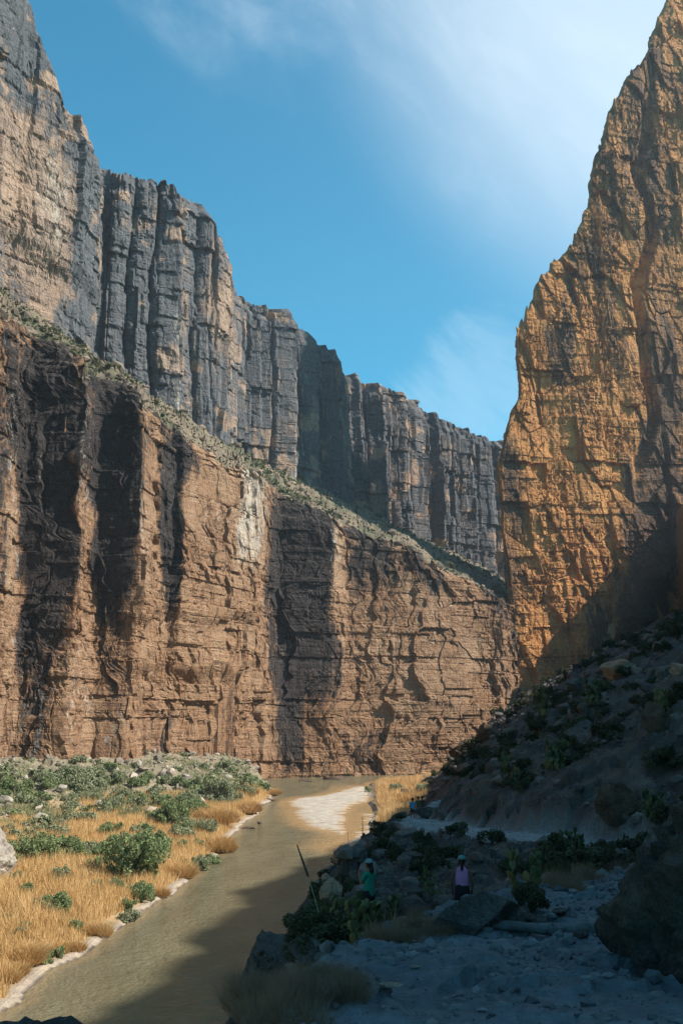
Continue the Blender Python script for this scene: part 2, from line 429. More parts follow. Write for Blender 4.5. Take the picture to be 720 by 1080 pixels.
def blobs(X, Y, Z, lst):
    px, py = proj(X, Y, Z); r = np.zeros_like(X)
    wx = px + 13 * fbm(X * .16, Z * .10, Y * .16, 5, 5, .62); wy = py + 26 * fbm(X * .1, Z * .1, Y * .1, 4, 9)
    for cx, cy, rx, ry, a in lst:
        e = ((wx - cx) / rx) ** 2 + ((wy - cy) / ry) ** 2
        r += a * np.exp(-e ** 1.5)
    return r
def colcells(s, width, seed, zz=0, jit=.7):
    """1-D joints: position 0..1 inside the column and its random id"""
    u = s / width + zz; i = np.floor(u)
    b0 = i + jit * (hf(i, 5 + seed) - .5); b1 = i + 1 + jit * (hf(i + 1, 5 + seed) - .5)
    lo = u < b0; hi = u >= b1
    j = i - lo + hi
    b0 = j + jit * (hf(j, 5 + seed) - .5); b1 = j + 1 + jit * (hf(j + 1, 5 + seed) - .5)
    return (u - b0) / (b1 - b0), hf(j, 91 + seed)

def bricks(s, z, w, h, seed, jit=.75):
    """rectangular joint blocks: random offset, tilt and distance to the joint"""
    v, rr = colcells(z, h, seed + 1, 0, jit)
    row = (rr * 9973).astype(np.int64)
    q = s / w + rr * 7.31; i = np.floor(q)
    b0 = i + jit * (hf(i, row, 5 + seed) - .5); b1 = i + 1 + jit * (hf(i + 1, row, 5 + seed) - .5)
    lo = q < b0; hi = q >= b1; j = i - lo + hi
    b0 = j + jit * (hf(j, row, 5 + seed) - .5); b1 = j + 1 + jit * (hf(j + 1, row, 5 + seed) - .5)
    u = (q - b0) / (b1 - b0)
    r = hf(j, row, 17 + seed)
    t = (u - .5) * (hf(j, row, 19 + seed) - .5) * 2 + (v - .5) * (hf(j, row, 29 + seed) - .5) * 2
    e = np.minimum(np.minimum(u, 1 - u) * w, np.minimum(v, 1 - v) * h)
    return r, t, e
def relief(s, z, seed, big=1.0, slope=0.0):
    """broken rock: tall slabs, blocks and beds at several sizes, metres"""
    s0, z0 = s, z
    s = s + slope * z; z = z - slope * .5 * s0
    wx = s + 1.4 * vn(s * .07, z * .05, seed=seed + 1) + .35 * vn(s * .4, z * .3, seed=seed + 12)
    wz = z + 1.2 * vn(s * .06, z * .08, seed=seed + 2) + .3 * vn(s * .45, z * .4, seed=seed + 13)
    r, t, e = bricks(wx, wz, 9, 24, seed + 3); d = 2.2 * (r - .5) + 1.5 * t
    m1 = .2 + .8 * ss(-.35, .35, fbm(s * .05, z * .035, o=3, seed=seed + 20))
    r, t, e = bricks(wx, wz, 3.6, 8.5, seed + 4); d += (1.15 * (r - .5) + .9 * t) * m1 - .22 * ss(.3, 0, e) * m1
    m = .15 + .85 * ss(-.15, .45, fbm(s * .07, z * .06, o=3, seed=seed + 6))
    r, t, e = bricks(wx, wz, 1.5, 2.6, seed + 5); d += (.5 * (r - .5) + .45 * t) * m
    r, t, e = bricks(s + 3 * vn(z * .2, s * .05, seed=seed + 30), z + .8 * vn(s * .04, z * .03, seed=seed + 31), 15, 4.2, seed + 32, .6); d += 1.0 * (r - .5) + .3 * t
    r, t, e = bricks(wx, z + .8 * vn(s * .04, z * .03, seed=seed + 31), 5, 1.7, seed + 33, .6); d += .5 * (r - .5) * (.3 + .7 * m)
    f1, f2, c, tt = cells(wx / 1.1, wz / 1.9, seed + 15); d += (.22 * (c - .5) + .3 * tt) * m
    zb = (z + .6 * vn(s * .05, z * .05, seed=seed + 7)) / 2.3; ib = np.floor(zb)
    d += .25 * (hf(ib, seed + 8) - .5) * (.4 + m)
    n = fbm(s * .22, z * .10, o=6, seed=seed + 9, g=.58); rid = 1 - 2 * np.abs(fbm(wx * .13, wz * .05, o=4, seed=seed + 10))
    d += .36 * n + .28 * rid * m1
    return d * big

# ---- lower left wall: flat walled buttresses with narrow sides turned to the sun
LOW = [(-2600, 20), (-900, 60), (-640, 95), (-380, 128), (-190, 150), (-100, 165), (-40, 176), (4, 186), (15, 199), (20, 200), (82, 200), (96, 213), (101, 214), (144, 213), (164, 231),
       (176, 238), (190, 238), (225, 249), (256, 260), (286, 284), (296, 288), (354, 291), (368, 298), (430, 303), (480, 310), (528, 320), (556, 342), (640, 385), (760, 430)]
LOWP = pxpath(LOW, 640)
LRIM = [(-420, -200), (-330, 60), (-200, 190), (-80, 262), (0, 312), (16, 330), (22, 336), (60, 362), (84, 372), (98, 388), (145, 405), (160, 425), (190, 455), (230, 478), (262, 492),
        (286, 505), (320, 525), (360, 545), (400, 563), (430, 575), (470, 592), (520, 622), (545, 638), (640, 690), (760, 740)]
def low_top(s, Q):
    y_ = Q[:, 1]; z = np.full(len(Q), 60.)
    for _ in range(6):
        px, _py = proj(Q[:, 0], y_, z)
        px = np.where(y_ < 60, -420, px)
        py = np.interp(px, [a for a, b in LRIM], [b for a, b in LRIM])
        z = np.clip(unproj(px, py, y_)[1], 30, 125)
    f1, f2, c, t = cells(s / 5, s * 0, 3)
    z = smooth1(z[:, None], 6)[:, 0]
    g1, g2, c2, t2 = cells(s / 1.6, s * 0, 5)
    return z + 2.0 * (c - .5) + 1.2 * (c2 - .5) + .9 * vn(s * .2, s * 0, seed=4)
def low_disp(s, z, zt, Q):
    d = relief(s, z, 100, .72) + .4 * fbm(s * .9, z * .5, o=5, seed=150, g=.68) * (.35 + .65 * ss(-.2, .3, fbm(s * .08, z * .05, o=3, seed=151)))
    h = (z - 6) / (zt - 6)
    # base undercut, thick beds near the foot, overhanging slab line
    px, py = proj(Q[:, 0][:, None], Q[:, 1][:, None], z)
    d += -1.6 * ss(30, 8, z) * ss(120, 160, px)
    d += 1.5 * ss(660, 640, py + 10 * vn(s * .1, z * 0, seed=8)) * ss(120, 150, px) * ss(280, 262, px)
    d -= 1.8 * ss(120, 170, px) * ss(300, 250, px) * ss(700, 720, py + 8 * vn(s * .12, z * 0, seed=9))
    # flutes on the left buttresses
    u, r = colcells(s + .8 * vn(z * .1, s * .1, seed=3), 2.6, 12)
    d += .5 * (np.sqrt(np.clip(1 - (2 * u - 1) ** 2, 0, 1)) - .6) * ss(190, 120, px) * (.25 + .75 * ss(-.3, .3, vn(s * .05, z * .04, seed=33)))
    # ledges below the rim
    dr = zt - z
    d -= .9 * ss(6, 5, dr + 2.2 * vn(s * .08, s * 0, seed=10)) + .9 * ss(2.6, 2, dr + vn(s * .1, s * 0, seed=11))
    return d
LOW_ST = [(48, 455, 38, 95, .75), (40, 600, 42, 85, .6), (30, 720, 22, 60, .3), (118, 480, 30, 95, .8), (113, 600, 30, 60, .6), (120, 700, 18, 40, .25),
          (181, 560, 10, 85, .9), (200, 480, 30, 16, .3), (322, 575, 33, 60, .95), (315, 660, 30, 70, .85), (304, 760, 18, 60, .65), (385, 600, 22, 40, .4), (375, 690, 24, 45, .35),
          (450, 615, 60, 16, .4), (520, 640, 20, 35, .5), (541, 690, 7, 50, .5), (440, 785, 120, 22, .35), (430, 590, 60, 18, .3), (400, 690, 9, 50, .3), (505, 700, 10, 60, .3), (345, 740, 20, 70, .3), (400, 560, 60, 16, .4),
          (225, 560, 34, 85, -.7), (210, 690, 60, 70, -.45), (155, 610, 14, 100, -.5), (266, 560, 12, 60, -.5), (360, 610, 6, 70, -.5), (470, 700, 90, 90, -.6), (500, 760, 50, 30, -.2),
          (90, 640, 8, 110, -.7), (14, 600, 7, 140, -.6), (75, 760, 20, 60, -.4), (345, 790, 20, 50, -.35)]  # thin clean strips add sunlight in colour along the buttress sides
LOW_PALE_LIT = [(268, 520, 14, 60, .75), (262, 570, 12, 40, .4), (358, 570, 7, 40, .4), (90, 470, 7, 90, .35), (150, 560, 12, 110, .3), (14, 560, 8, 160, .35), (80, 740, 22, 70, .3), (30, 740, 14, 60, .3),  # narrow strips paint sunlight onto the edges, besides truly pale rock
          (125, 760, 14, 40, .25), (225, 560, 30, 70, .18), (450, 700, 95, 90, .2), (240, 790, 60, 20, .2)]  # wide right-hand blob lightens the wall colour against the cast shade
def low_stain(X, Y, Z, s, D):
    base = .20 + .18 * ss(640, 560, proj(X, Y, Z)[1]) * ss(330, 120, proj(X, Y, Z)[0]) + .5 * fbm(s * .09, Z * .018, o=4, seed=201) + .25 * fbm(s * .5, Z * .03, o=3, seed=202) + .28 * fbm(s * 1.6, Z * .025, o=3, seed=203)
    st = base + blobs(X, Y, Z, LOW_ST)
    return .04 + base + 1.3 * blobs(X, Y, Z, LOW_ST), .04 + blobs(X, Y, Z, LOW_PALE_LIT)
low_o, low_s, low_Q, low_zt, low_R = cliff('canyon_cliff', 'lower canyon wall on the left with black stained buttresses and pale sunlit broken edges', LOWP, .27, -2, low_top, 400,
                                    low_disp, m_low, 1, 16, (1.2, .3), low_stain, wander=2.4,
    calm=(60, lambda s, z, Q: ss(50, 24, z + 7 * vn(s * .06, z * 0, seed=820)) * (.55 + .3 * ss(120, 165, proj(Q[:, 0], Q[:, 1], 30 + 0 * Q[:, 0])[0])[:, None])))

# ---- upper left wall behind the bench
UP = [(-420, 40), (-330, 80), (-200, 135), (-80, 205), (0, 226), (60, 239), (95, 257), (102, 268), (110, 266), (186, 274), (192, 291), (197, 292), (232, 299), (238, 317), (244, 320), (248, 343), (254, 348), (262, 351),
      (298, 362), (305, 378), (326, 384), (331, 398), (350, 402), (367, 410), (371, 426), (400, 434), (440, 451), (446, 470), (465, 478), (490, 492), (525, 512), (640, 575), (760, 640)]
UPP = pxpath(UP, 430)
URIM = [(-420, -700), (-200, -420), (-80, -150), (0, -62), (30, -12), (37, 22), (48, 48), (60, 88), (75, 118), (90, 142), (99, 158), (105, 168), (112, 168), (130, 172), (160, 180), (187, 190), (194, 207),
        (215, 209), (233, 222), (237, 248), (243, 250), (247, 290), (253, 319), (258, 312), (270, 310), (290, 318), (301, 328), (306, 336), (326, 340), (331, 355), (350, 362), (366, 375), (372, 391),
        (400, 401), (430, 411), (446, 425), (465, 437), (490, 447), (525, 461), (640, 505), (760, 560)]
def up_top(s, Q):
    z = np.full(len(Q), 130.)
    for _ in range(8):
        px, _ = proj(Q[:, 0], Q[:, 1], z); px = np.where(Q[:, 1] < 80, -420, np.maximum(px, -200))
        py = np.interp(px, [a for a, b in URIM], [b for a, b in URIM])
        z = .5 * z + .5 * np.clip(unproj(px, py, Q[:, 1])[1], 60, 285)
    f1, f2, c, t = cells(s / 4.2, s * 0, 13)
    g1, g2, c2, t = cells(s / 1.7, s * 0, 14)
    return z + 2.6 * (c - .5) - 1.2 * ss(.06, 0, f2 - f1) + .6 * (c2 - .5)
def up_disp(s, z, zt, Q):
    px, py = proj(Q[:, 0][:, None], Q[:, 1][:, None], z)
    near = ss(104, 92, px)
    d = relief(s, z, 300, .75)
    zz = .12 * vn(s * .02, z * .03, seed=310) + .05 * vn(s * .1, z * .09, seed=311)
    far = ss(200, 280, px)
    u, r = colcells(s, 13, 21, zz)
    saw = np.where(u < .72, u / .72, (1 - u) / .28) - .5
    d += (6.0 * saw * (.6 + .8 * r) + 3.6 * (r - .5) - 2.2 * ss(.06, 0, np.minimum(u, 1 - u))) * far
    u, r = colcells(s, 12, 25, zz); r2 = np.sqrt(np.clip(1 - np.abs(2 * u - 1) ** 2.6, 0, 1))
    d += (2.6 * (r2 - .7) + 1.6 * (r - .5)) * (1 - near) * (1 - far)
    u, r = colcells(s, 4.6, 22, zz * 2.5); saw = np.where(u < .7, u / .7, (1 - u) / .3) - .5
    d += (1.2 * saw + .9 * (r - .5)) * (1 - .8 * near) * (.25 + .75 * far)
    # cross joints that cut the columns into drums
    r, t, e = bricks(s, z, 9, 19, 330); d += (2.0 * (r - .5)) * (1 - near)
    # near buttress: diagonal slab overhang
    dg = z - (150 + .9 * (s - s.min()))
    e = (px - 20) * .75 + 255 - py
    d += near * (2.2 * ss(-12, 12, e + 6 * vn(s * .1, z * .1, seed=320)) + 1.8 * ss(-8, 4, e + 70 + 8 * vn(s * .15, z * .1, seed=321)))
    dr = zt - z
    d -= 2.0 * ss(7, 3, dr + 2.5 * vn(s * .12, s * 0, seed=12))
    return d
UP_ST = [(150, 280, 45, 110, .3), (215, 300, 22, 90, .15), (30, 60, 30, 50, .55), (70, 150, 22, 50, .3), (95, 190, 9, 60, .4), (85, 300, 12, 80, .7), (45, 230, 40, 90, -.8), (20, 150, 30, 60, -.5), (55, 300, 30, 40, -.35),
         (224, 300, 12, 70, -.45), (195, 330, 7, 90, -.3), (240, 330, 9, 60, -.5), (480, 520, 60, 60, .05), (150, 232, 25, 12, -.35), (160, 205, 14, 12, -.3)]  # narrow clean strips also paint light on the sunlit column sides
UP_PL = [(50, 230, 26, 80, .35), (186, 380, 7, 70, .5), (310, 490, 8, 30, .5), (15, 270, 20, 40, .25), (235, 340, 6, 40, .15), (62, 200, 12, 60, .3)]
def up_stain(X, Y, Z, s, D):
    dd = np.concatenate([D, np.repeat(D[:, -1:], X.shape[1] - D.shape[1], 1)], 1)
    base = .80 + .25 * fbm(s * .06, Z * .05, o=4, seed=401) + .25 * fbm(s * .3, Z * .09, o=3, seed=402)
    base = base - .65 * ss(.22, .40, fbm(s * .14, Z * .12, o=4, seed=403))
    return base + blobs(X, Y, Z, UP_ST), blobs(X, Y, Z, UP_PL)
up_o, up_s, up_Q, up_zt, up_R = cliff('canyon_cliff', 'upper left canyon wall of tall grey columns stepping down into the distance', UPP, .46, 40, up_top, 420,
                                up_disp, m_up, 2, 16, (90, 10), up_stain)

# ---- bench between the two left walls
FOOT = [(-420, -160), (-200, 120), (-80, 240), (0, 303), (70, 356), (130, 398), (190, 439), (250, 475), (300, 499), (350, 522), (400, 546), (450, 573), (520, 606), (560, 624), (640, 665), (760, 720)]
def bench():
    nu, nv = 900, 44
    # upper foot curve sampled along the upper path, lower curve along the rim of the lower wall
    su = np.linspace(0, 1, nu)
    def arc(Q, p): 
        d = np.r_[0, np.cumsum(np.linalg.norm(np.diff(Q, axis=0), axis=1))]; d /= d[-1]
        return np.stack([np.interp(p, d, Q[:, k]) for k in range(2)], 1), d
    pxg = np.linspace(-330, 700, nu)
    def at_px(Q, zs, pxg):
        px, _ = proj(Q[:, 0], Q[:, 1], zs); px = np.maximum.accumulate(px)
        return np.stack([np.interp(pxg, px, Q[:, 0]), np.interp(pxg, px, Q[:, 1])], 1)
    R_ = low_R; p_ = np.maximum.accumulate(proj(R_[:, 0], R_[:, 1], R_[:, 2])[0])
    lo = np.stack([np.interp(pxg, p_, R_[:, 0]), np.interp(pxg, p_, R_[:, 1])], 1); lz = np.interp(pxg, p_, R_[:, 2])
    fz0 = np.full(len(up_Q), 100.)
    for _ in range(6):
        p, _ = proj(up_Q[:, 0], up_Q[:, 1], fz0); fz0 = unproj(p, np.interp(p, [a for a, b in FOOT], [b for a, b in FOOT]), up_Q[:, 1])[1]
    fo = at_px(up_Q, fz0, pxg); fz = np.interp(pxg, np.maximum.accumulate(proj(up_Q[:, 0], up_Q[:, 1], fz0)[0]), fz0)
    fo = smooth1(fo, 12); fz = smooth1(fz[:, None], 12)[:, 0]
    v = (np.linspace(0, 1, nv) ** 1.35 * 1.35)[None, :]
    X = lo[:, :1] + (fo[:, :1] - lo[:, :1]) * v; Y = lo[:, 1:] + (fo[:, 1:] - lo[:, 1:]) * v
    Z = lz[:, None] - .6 + (fz - lz + .6)[:, None] * np.clip(v, 0, 9) ** .85
    lzs = smooth1(lz[:, None], 12)
    Z = Z + (lzs - lz[:, None]) * ss(0, .12, v)
    f1, f2, c, t = cells(X / 4.5, Y / 4.5, 71); g1, g2, c2, t2 = cells(X / 1.7, Y / 1.7, 72)
    Z = Z + (2.4 * fbm(X * .09, Y * .09, o=4, seed=70) + 1.6 * (c - .5) + .8 * t + .9 * (c2 - .5)) * ss(0, .1, v)
    q = v * 6 + .9 * vn(X * .05, Y * .05, seed=73); Z = Z - .8 * np.sin(2 * np.pi * q) / 2 * ss(.7, .1, v)
    n = fbm(X * .12, Y * .12, o=4, seed=74)
    colr = np.where((n > .05)[..., None], np.array([.095, .09, .055]), np.array([.155, .12, .082]))
    colr = colr * (1 + .25 * fbm(X * .7, Y * .7, o=3, seed=75))[..., None]
    o = mk('bench_terrain', np.stack([X, Y, Z], -1).reshape(-1, 3), gridF(nu, nv)[:, ::-1], m_terrain, False, {'col': colr.reshape(-1, 3)})
    tag(o, 'sloping scree bench between the lower and upper left canyon walls', None, None, 'structure')
    return X, Y, Z
BX, BY, BZ = bench()

# ---- right wall
NR = np.array([.35, -.94]); NR /= np.linalg.norm(NR)
A0 = np.array([56.7, 330.0]); TR = np.array([NR[1] * -1, NR[0]])
RSIL = [(541, 345), (546, 334), (552, 327), (560, 318), (575, 290), (588, 272), (600, 262), (612, 240), (625, 215), (630, 180), (633, 158), (645, 135), (650, 108), (662, 85), (672, 66), (684, 56), (694, 30), (705, 0), (716, -25), (740, -50)]
def on_plane(px, py):
    x1, z1 = unproj(px, py, 1.0); z1 = z1 - CAM_Z
    # (x1*Y - A0x)*n0 + (Y - A0y)*n1 = 0
    Y = (A0 @ NR) / (x1 * NR[0] + NR[1]); return x1 * Y, Y, CAM_Z + z1 * Y
_rs = [on_plane(*p) for p in RSIL]
_ru = np.array([(np.array([a, b]) - A0) @ TR for a, b, c in _rs]); _rz = np.array([c for a, b, c in _rs])
# left outline of the corner as an offset from the vertical, by height
_cs = [(545, 735), (541, 700), (538, 650), (533, 600), (527, 560), (524, 500), (526, 478), (531, 450), (536, 430), (545, 415), (545, 400), (542, 380), (541, 345)]
_cz = []; _cx = []
for a, b in _cs:
    x, z = unproj(a, b, 330.); _cz.append(float(z)); _cx.append(float(x) - 56.7)
RP = [(180, 480), (130, 430), (102, 404), (76, 370), (61, 345), (56.5, 333), tuple(A0 + TR * 1.5), tuple(A0 + TR * 20), tuple(A0 + TR * 40), tuple(A0 + TR * 70), tuple(A0 + TR * 130)]
def right_top(s, Q):
    u = (Q - A0) @ TR
    front = np.interp(u, _ru, _rz, left=_rz[0], right=_rz[-1])
    s0 = s[np.argmin(np.linalg.norm(Q - np.array([56.3, 332.]), axis=1))]
    z = np.where(s >= s0, front, np.maximum(_rz[0] - 2 - (s0 - s) * .9, 45))
    f1, f2, c, t = cells(s / 3.2, s * 0, 43)
    return z + 2.6 * (c - .5) + 1.0 * vn(s * .8, s * 0, seed=44)
def right_disp(s, z, zt, Q):
    u = ((Q - A0) @ TR)[:, None] + 0 * z
    diag = s + .55 * z
    d = relief(s, z, 500, .95, .12) + .3 * fbm(s * .8, z * .5, o=5, seed=560, g=.68)
    # diagonal fractures running down to the left
    f1, f2, c, t = cells((s + z * .62) / 13, (z - s * .9) / 34, 505); d += 1.7 * (c - .5) + 1.4 * t - .7 * ss(.03, 0, f2 - f1)
    f1, f2, c, t = cells((s + z * .62) / 5, (z - s * .9) / 13, 506); m_ = ss(-.3, .3, fbm(s * .05, z * .04, o=3, seed=507)); d += (.6 * (c - .5) + .5 * t - .4 * ss(.04, 0, f2 - f1)) * m_
    # corner outline
    off = np.interp(z, _cz, _cx)
    s0 = 6
    wcorner = ss(16, 2, u) 
    d = d * (1 - .45 * ss(6, 0, np.abs(u))) 
    # deep chimney high on the right
    px, py = proj(Q[:, 0][:, None], Q[:, 1][:, None], z)
    ch = np.abs(px - (683 + 10 * vn(z * .04, z * 0, seed=515)))
    d -= 4.5 * ss(9, 1, ch) * ss(560, 430, py) * ss(60, 120, py)
    d -= 6.0 * ss(4, 0, np.abs(px - 708 - (py - 560) * .05)) * ss(650, 600, py) * ss(440, 500, py)
    d -= .0 * u
    return d
R_ST = [(690, 560, 36, 120, .75), (640, 700, 40, 60, .55), (665, 620, 30, 60, .45), (700, 420, 22, 90, .5), (690, 250, 30, 120, .35), (640, 300, 20, 60, .25), (588, 380, 13, 40, .7), (600, 330, 10, 50, .4), (665, 130, 30, 90, .3),
        (540, 560, 14, 70, .5), (532, 500, 8, 50, .45), (650, 370, 22, 40, .35), (620, 270, 22, 40, .3), (615, 440, 18, 40, .25), (575, 600, 30, 90, -.35), (630, 560, 25, 90, -.25), (560, 370, 14, 40, -.4), (660, 300, 14, 60, -.25), (700, 690, 40, 30, .3),
        (585, 500, 22, 80, -.3), (560, 690, 20, 50, -.35)]
R_PL = [(645, 668, 5, 12, .9), (640, 690, 4, 8, .8), (556, 350, 10, 20, .3), (672, 330, 8, 50, .3), (600, 600, 30, 80, .12), (610, 400, 12, 30, .15)]
def right_stain(X, Y, Z, s, D):
    a = s + Z * .25
    base = .24 + .40 * fbm(a * .1, Z * .022, o=4, seed=601) + .36 * fbm(a * .45, Z * .05, o=4, seed=602) + .22 * fbm(a * 1.4, Z * .06, o=3, seed=603)
    return base + blobs(X, Y, Z, R_ST), .03 + blobs(X, Y, Z, R_PL)
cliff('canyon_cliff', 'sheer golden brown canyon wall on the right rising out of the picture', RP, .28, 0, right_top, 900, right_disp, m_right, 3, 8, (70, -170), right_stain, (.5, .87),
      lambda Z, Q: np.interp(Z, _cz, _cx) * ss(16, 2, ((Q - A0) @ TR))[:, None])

# ---- spur on the right, out of the picture, whose shadow lies over the trail and the river
SPP = [(121, 365), (118, 335), (116, 300), (115, 250), (115, 200), (115, 150), (116, 100), (118, 50), (120, 0), (120, -80)]
def spur_top(s, Q):
    ys = [-80, 11, 34, 51, 84, 114, 169, 200, 230, 285, 298, 306, 314, 335]; hs = [142, 136, 126, 121.5, 118.3, 110.5, 96, 92, 84, 68, 65, 71, 81, 90]
    z = np.interp(Q[:, 1], ys, hs); return z + 1.2 * vn(s * .1, s * 0, seed=15) + .8 * vn(s * .3, s * 0, seed=16)
cliff('canyon_cliff', 'rock spur above the trail slope on the right', SPP, 1.1, 20, spur_top, 90, lambda s, z, zt, Q: relief(s, z, 700, .6), m_spur, 2, 8, (60, 3))

# ------------------------------------------------------------------ terrain
RT = {
 -30: [(-16, -1), (-4, 11), (-1.5, 16), (2, 16.6), (5, 17.5), (40, 36), (115, 60)],
 2: [(-16, -1), (-4, 11), (-1.3, 15.4), (-.5, 16.3), (2, 16.5), (3, 17), (6, 18.6), (40, 36), (115, 60)],
 6: [(-16, -1), (-4, 11.5), (-1.3, 15.3), (-.4, 16.1), (0, 16.32), (1.8, 16.35), (2.6, 16.5), (4.5, 17.0), (40, 34), (115, 60)],
 10: [(-16, -1), (-4, 11.5), (-1.3, 14.7), (.0, 15.5), (.3, 15.85), (3, 15.9), (3.8, 16.1), (6, 16.6), (40, 33), (115, 59)],
 14: [(-15, -1), (-4, 11), (-1.2, 14.1), (.8, 14.6), (2.2, 15.1), (2.7, 15.6), (4, 15.65), (5, 15.9), (8, 16.4), (40, 32), (115, 59)],
 18: [(-14, -1), (-3, 11.3), (-.6, 13.8), (1.5, 14.1), (3, 14.4), (4.0, 15.1), (5.3, 15.2), (6.2, 15.3), (9, 15.8), (40, 31), (115, 58)],
 24: [(-13, -1), (-2.5, 10.5), (-.5, 12.9), (1, 13), (3.5, 13.1), (8, 13.6), (14, 15.4), (40, 30), (115, 58)],
 30: [(-12, -1), (-2, 10), (-.6, 12), (1, 12.1), (4, 12.3), (9, 12.6), (14, 14.0), (40, 28), (115, 57)],
 40: [(-10, -1), (-1.6, 9.8), (-.5, 11.3), (4, 11.6), (11, 12.1), (16, 13.8), (40, 27), (115, 57)],
 50: [(-9, -1), (-1.1, 9.4), (.1, 10.7), (8, 11.2), (12.5, 11.75), (14, 12.6), (25, 18.5), (60, 36), (115, 56)],
 60: [(-8, -1), (0, 9.4), (.9, 10.4), (7, 10.9), (8.8, 11.1), (11, 13.0), (20, 17.4), (60, 36), (115, 55)],
 75: [(-6, -1), (1.4, 8.9), (2.8, 9.9), (5.3, 10.2), (7.7, 10.35), (10, 12.4), (20, 17.4), (60, 36), (115, 55)],
 90: [(-4, -1), (2.6, 7.4), (4.6, 8.7), (8.2, 8.9), (10.4, 11.0), (20, 17), (60, 36.5), (115, 55)],
 105: [(-3, -1), (4.5, 5.5), (8.2, 8.0), (12, 11), (20, 17), (60, 36.5), (115, 55)],
 118: [(-2, -1), (4, 2), (8, 5.5), (13, 10), (20, 15.6), (60, 37), (115, 54)],
 130: [(0, -.5), (6, 1), (9.4, 1.8), (14, 7), (20, 13), (60, 37), (115, 54)],
 160: [(3.6, -.3), (7, 1.2), (12.5, 2), (17, 7), (22, 12.5), (60, 36), (115, 53)],
 200: [(4.6, -.3), (9, 1.2), (17, 2.4), (22, 8), (30, 14), (60, 33), (115, 52)],
 250: [(5.5, -.3), (9, 1.2), (24, 2.4), (28, 6), (36, 13), (60, 30), (115, 52)],
 290: [(10, -1), (18, -.8), (27, 1), (33, 2.6), (40, 13.5), (46, 18), (53, 23), (115, 53)],
 310: [(30, -1), (36, 1), (43, 12), (49, 17), (55, 22.5), (115, 53)],
 330: [(41, -1), (45, 3), (50, 14), (57, 23), (116, 54)],
 346: [(45, -1), (57, 4), (74, 20), (116, 50)],
 420: [(70, -1), (90, 10), (130, 30)],
 520: [(90, -1), (110, 10), (150, 30)]}
TY = sorted(RT)
LSH = ([-60, 0, 45, 55, 62, 72, 89, 109, 122, 137, 160, 183, 210, 228, 246, 258, 270, 285, 300, 420], [-26, -24, -23, -22, -21.4, -20.6, -19.2, -16.8, -17.0, -15.9, -16.0, -15.6, -15.2, -15, -16.5, -19.5, -26, -36, -50, -90])
TRAIL = np.array([(.9, -6, 16.45), (.9, 2, 16.42), (.95, 6, 16.33), (1.6, 9.5, 15.92), (2.3, 11, 15.86), (3.2, 13.5, 15.7), (4.3, 16, 15.5), (5.6, 19, 15.1), (8, 24, 14.2), (11, 31, 13.2), (13.4, 40, 12.5), (13.4, 46, 12.1), (11.6, 53, 11.65),
                  (9.4, 59, 11.2), (7.4, 66, 10.8), (6.2, 75, 10.2), (6.0, 84, 9.35), (6.6, 92, 8.85), (8.5, 100, 8.8), (13, 118, 8.8), (16, 140, 6)])
TW = np.array([1.15, 1.15, 1.1, 1.35, 1.35, 1.2, 1.0, .9, .8, .9, 1.1, 1.1, 1.3, 1.6, 2.3, 2.2, 1.2, .7, .6, .5, .4])
def seg_dist(X, Y, P):
    """distance to a polyline and interpolated index"""
    best = np.full(X.shape, 1e9); idx = np.zeros(X.shape)
    for i in range(len(P) - 1):
        ax, ay = P[i][0], P[i][1]; bx, by = P[i + 1][0] - ax, P[i + 1][1] - ay
        t = np.clip(((X - ax) * bx + (Y - ay) * by) / (bx * bx + by * by + 1e-9), 0, 1)
        d = np.hypot(X - ax - t * bx, Y - ay - t * by); m = d < best
        best = np.where(m, d, best); idx = np.where(m, i + t, idx)
    return best, idx
BARPX = [(306, 846), (318, 842), (345, 839), (362, 834), (380, 829), (388, 831), (391, 838), (384, 845), (372, 848), (362, 855), (359, 866), (360, 880), (355, 876), (340, 874), (325, 869), (316, 860), (314, 852)]
BAR = np.array([[float(v) for v in (unproj(a, b, CAM_Z * 1.0)[0:1][0] * 0, 0)] for a, b in BARPX])
def flat_pt(px, py, z=0.0):
    """where the sight line through a photo pixel meets level z"""
    x1, z1 = unproj(px, py, 1.0); k = (z - CAM_Z) / (z1 - CAM_Z); return float(x1 * k), float(k)
BAR = np.array([flat_pt(*p) for p in BARPX])
BAR2 = np.array([flat_pt(*p) for p in [(386, 858), (383, 872), (378, 880), (366, 888), (360, 893), (372, 896), (392, 885), (400, 860)]])
def poly_sd(X, Y, P):
    d, _ = seg_dist(X, Y, np.vstack([P, P[:1]])); ins = np.zeros(X.shape, bool); n = len(P)
    for i in range(n):
        x1, y1 = P[i]; x2, y2 = P[(i + 1) % n]
        c = ((y1 > Y) != (y2 > Y)) & (X < (x2 - x1) * (Y - y1) / (y2 - y1 + 1e-12) + x1); ins ^= c
    return np.where(ins, d, -d)
LOWC = low_Q[::12]
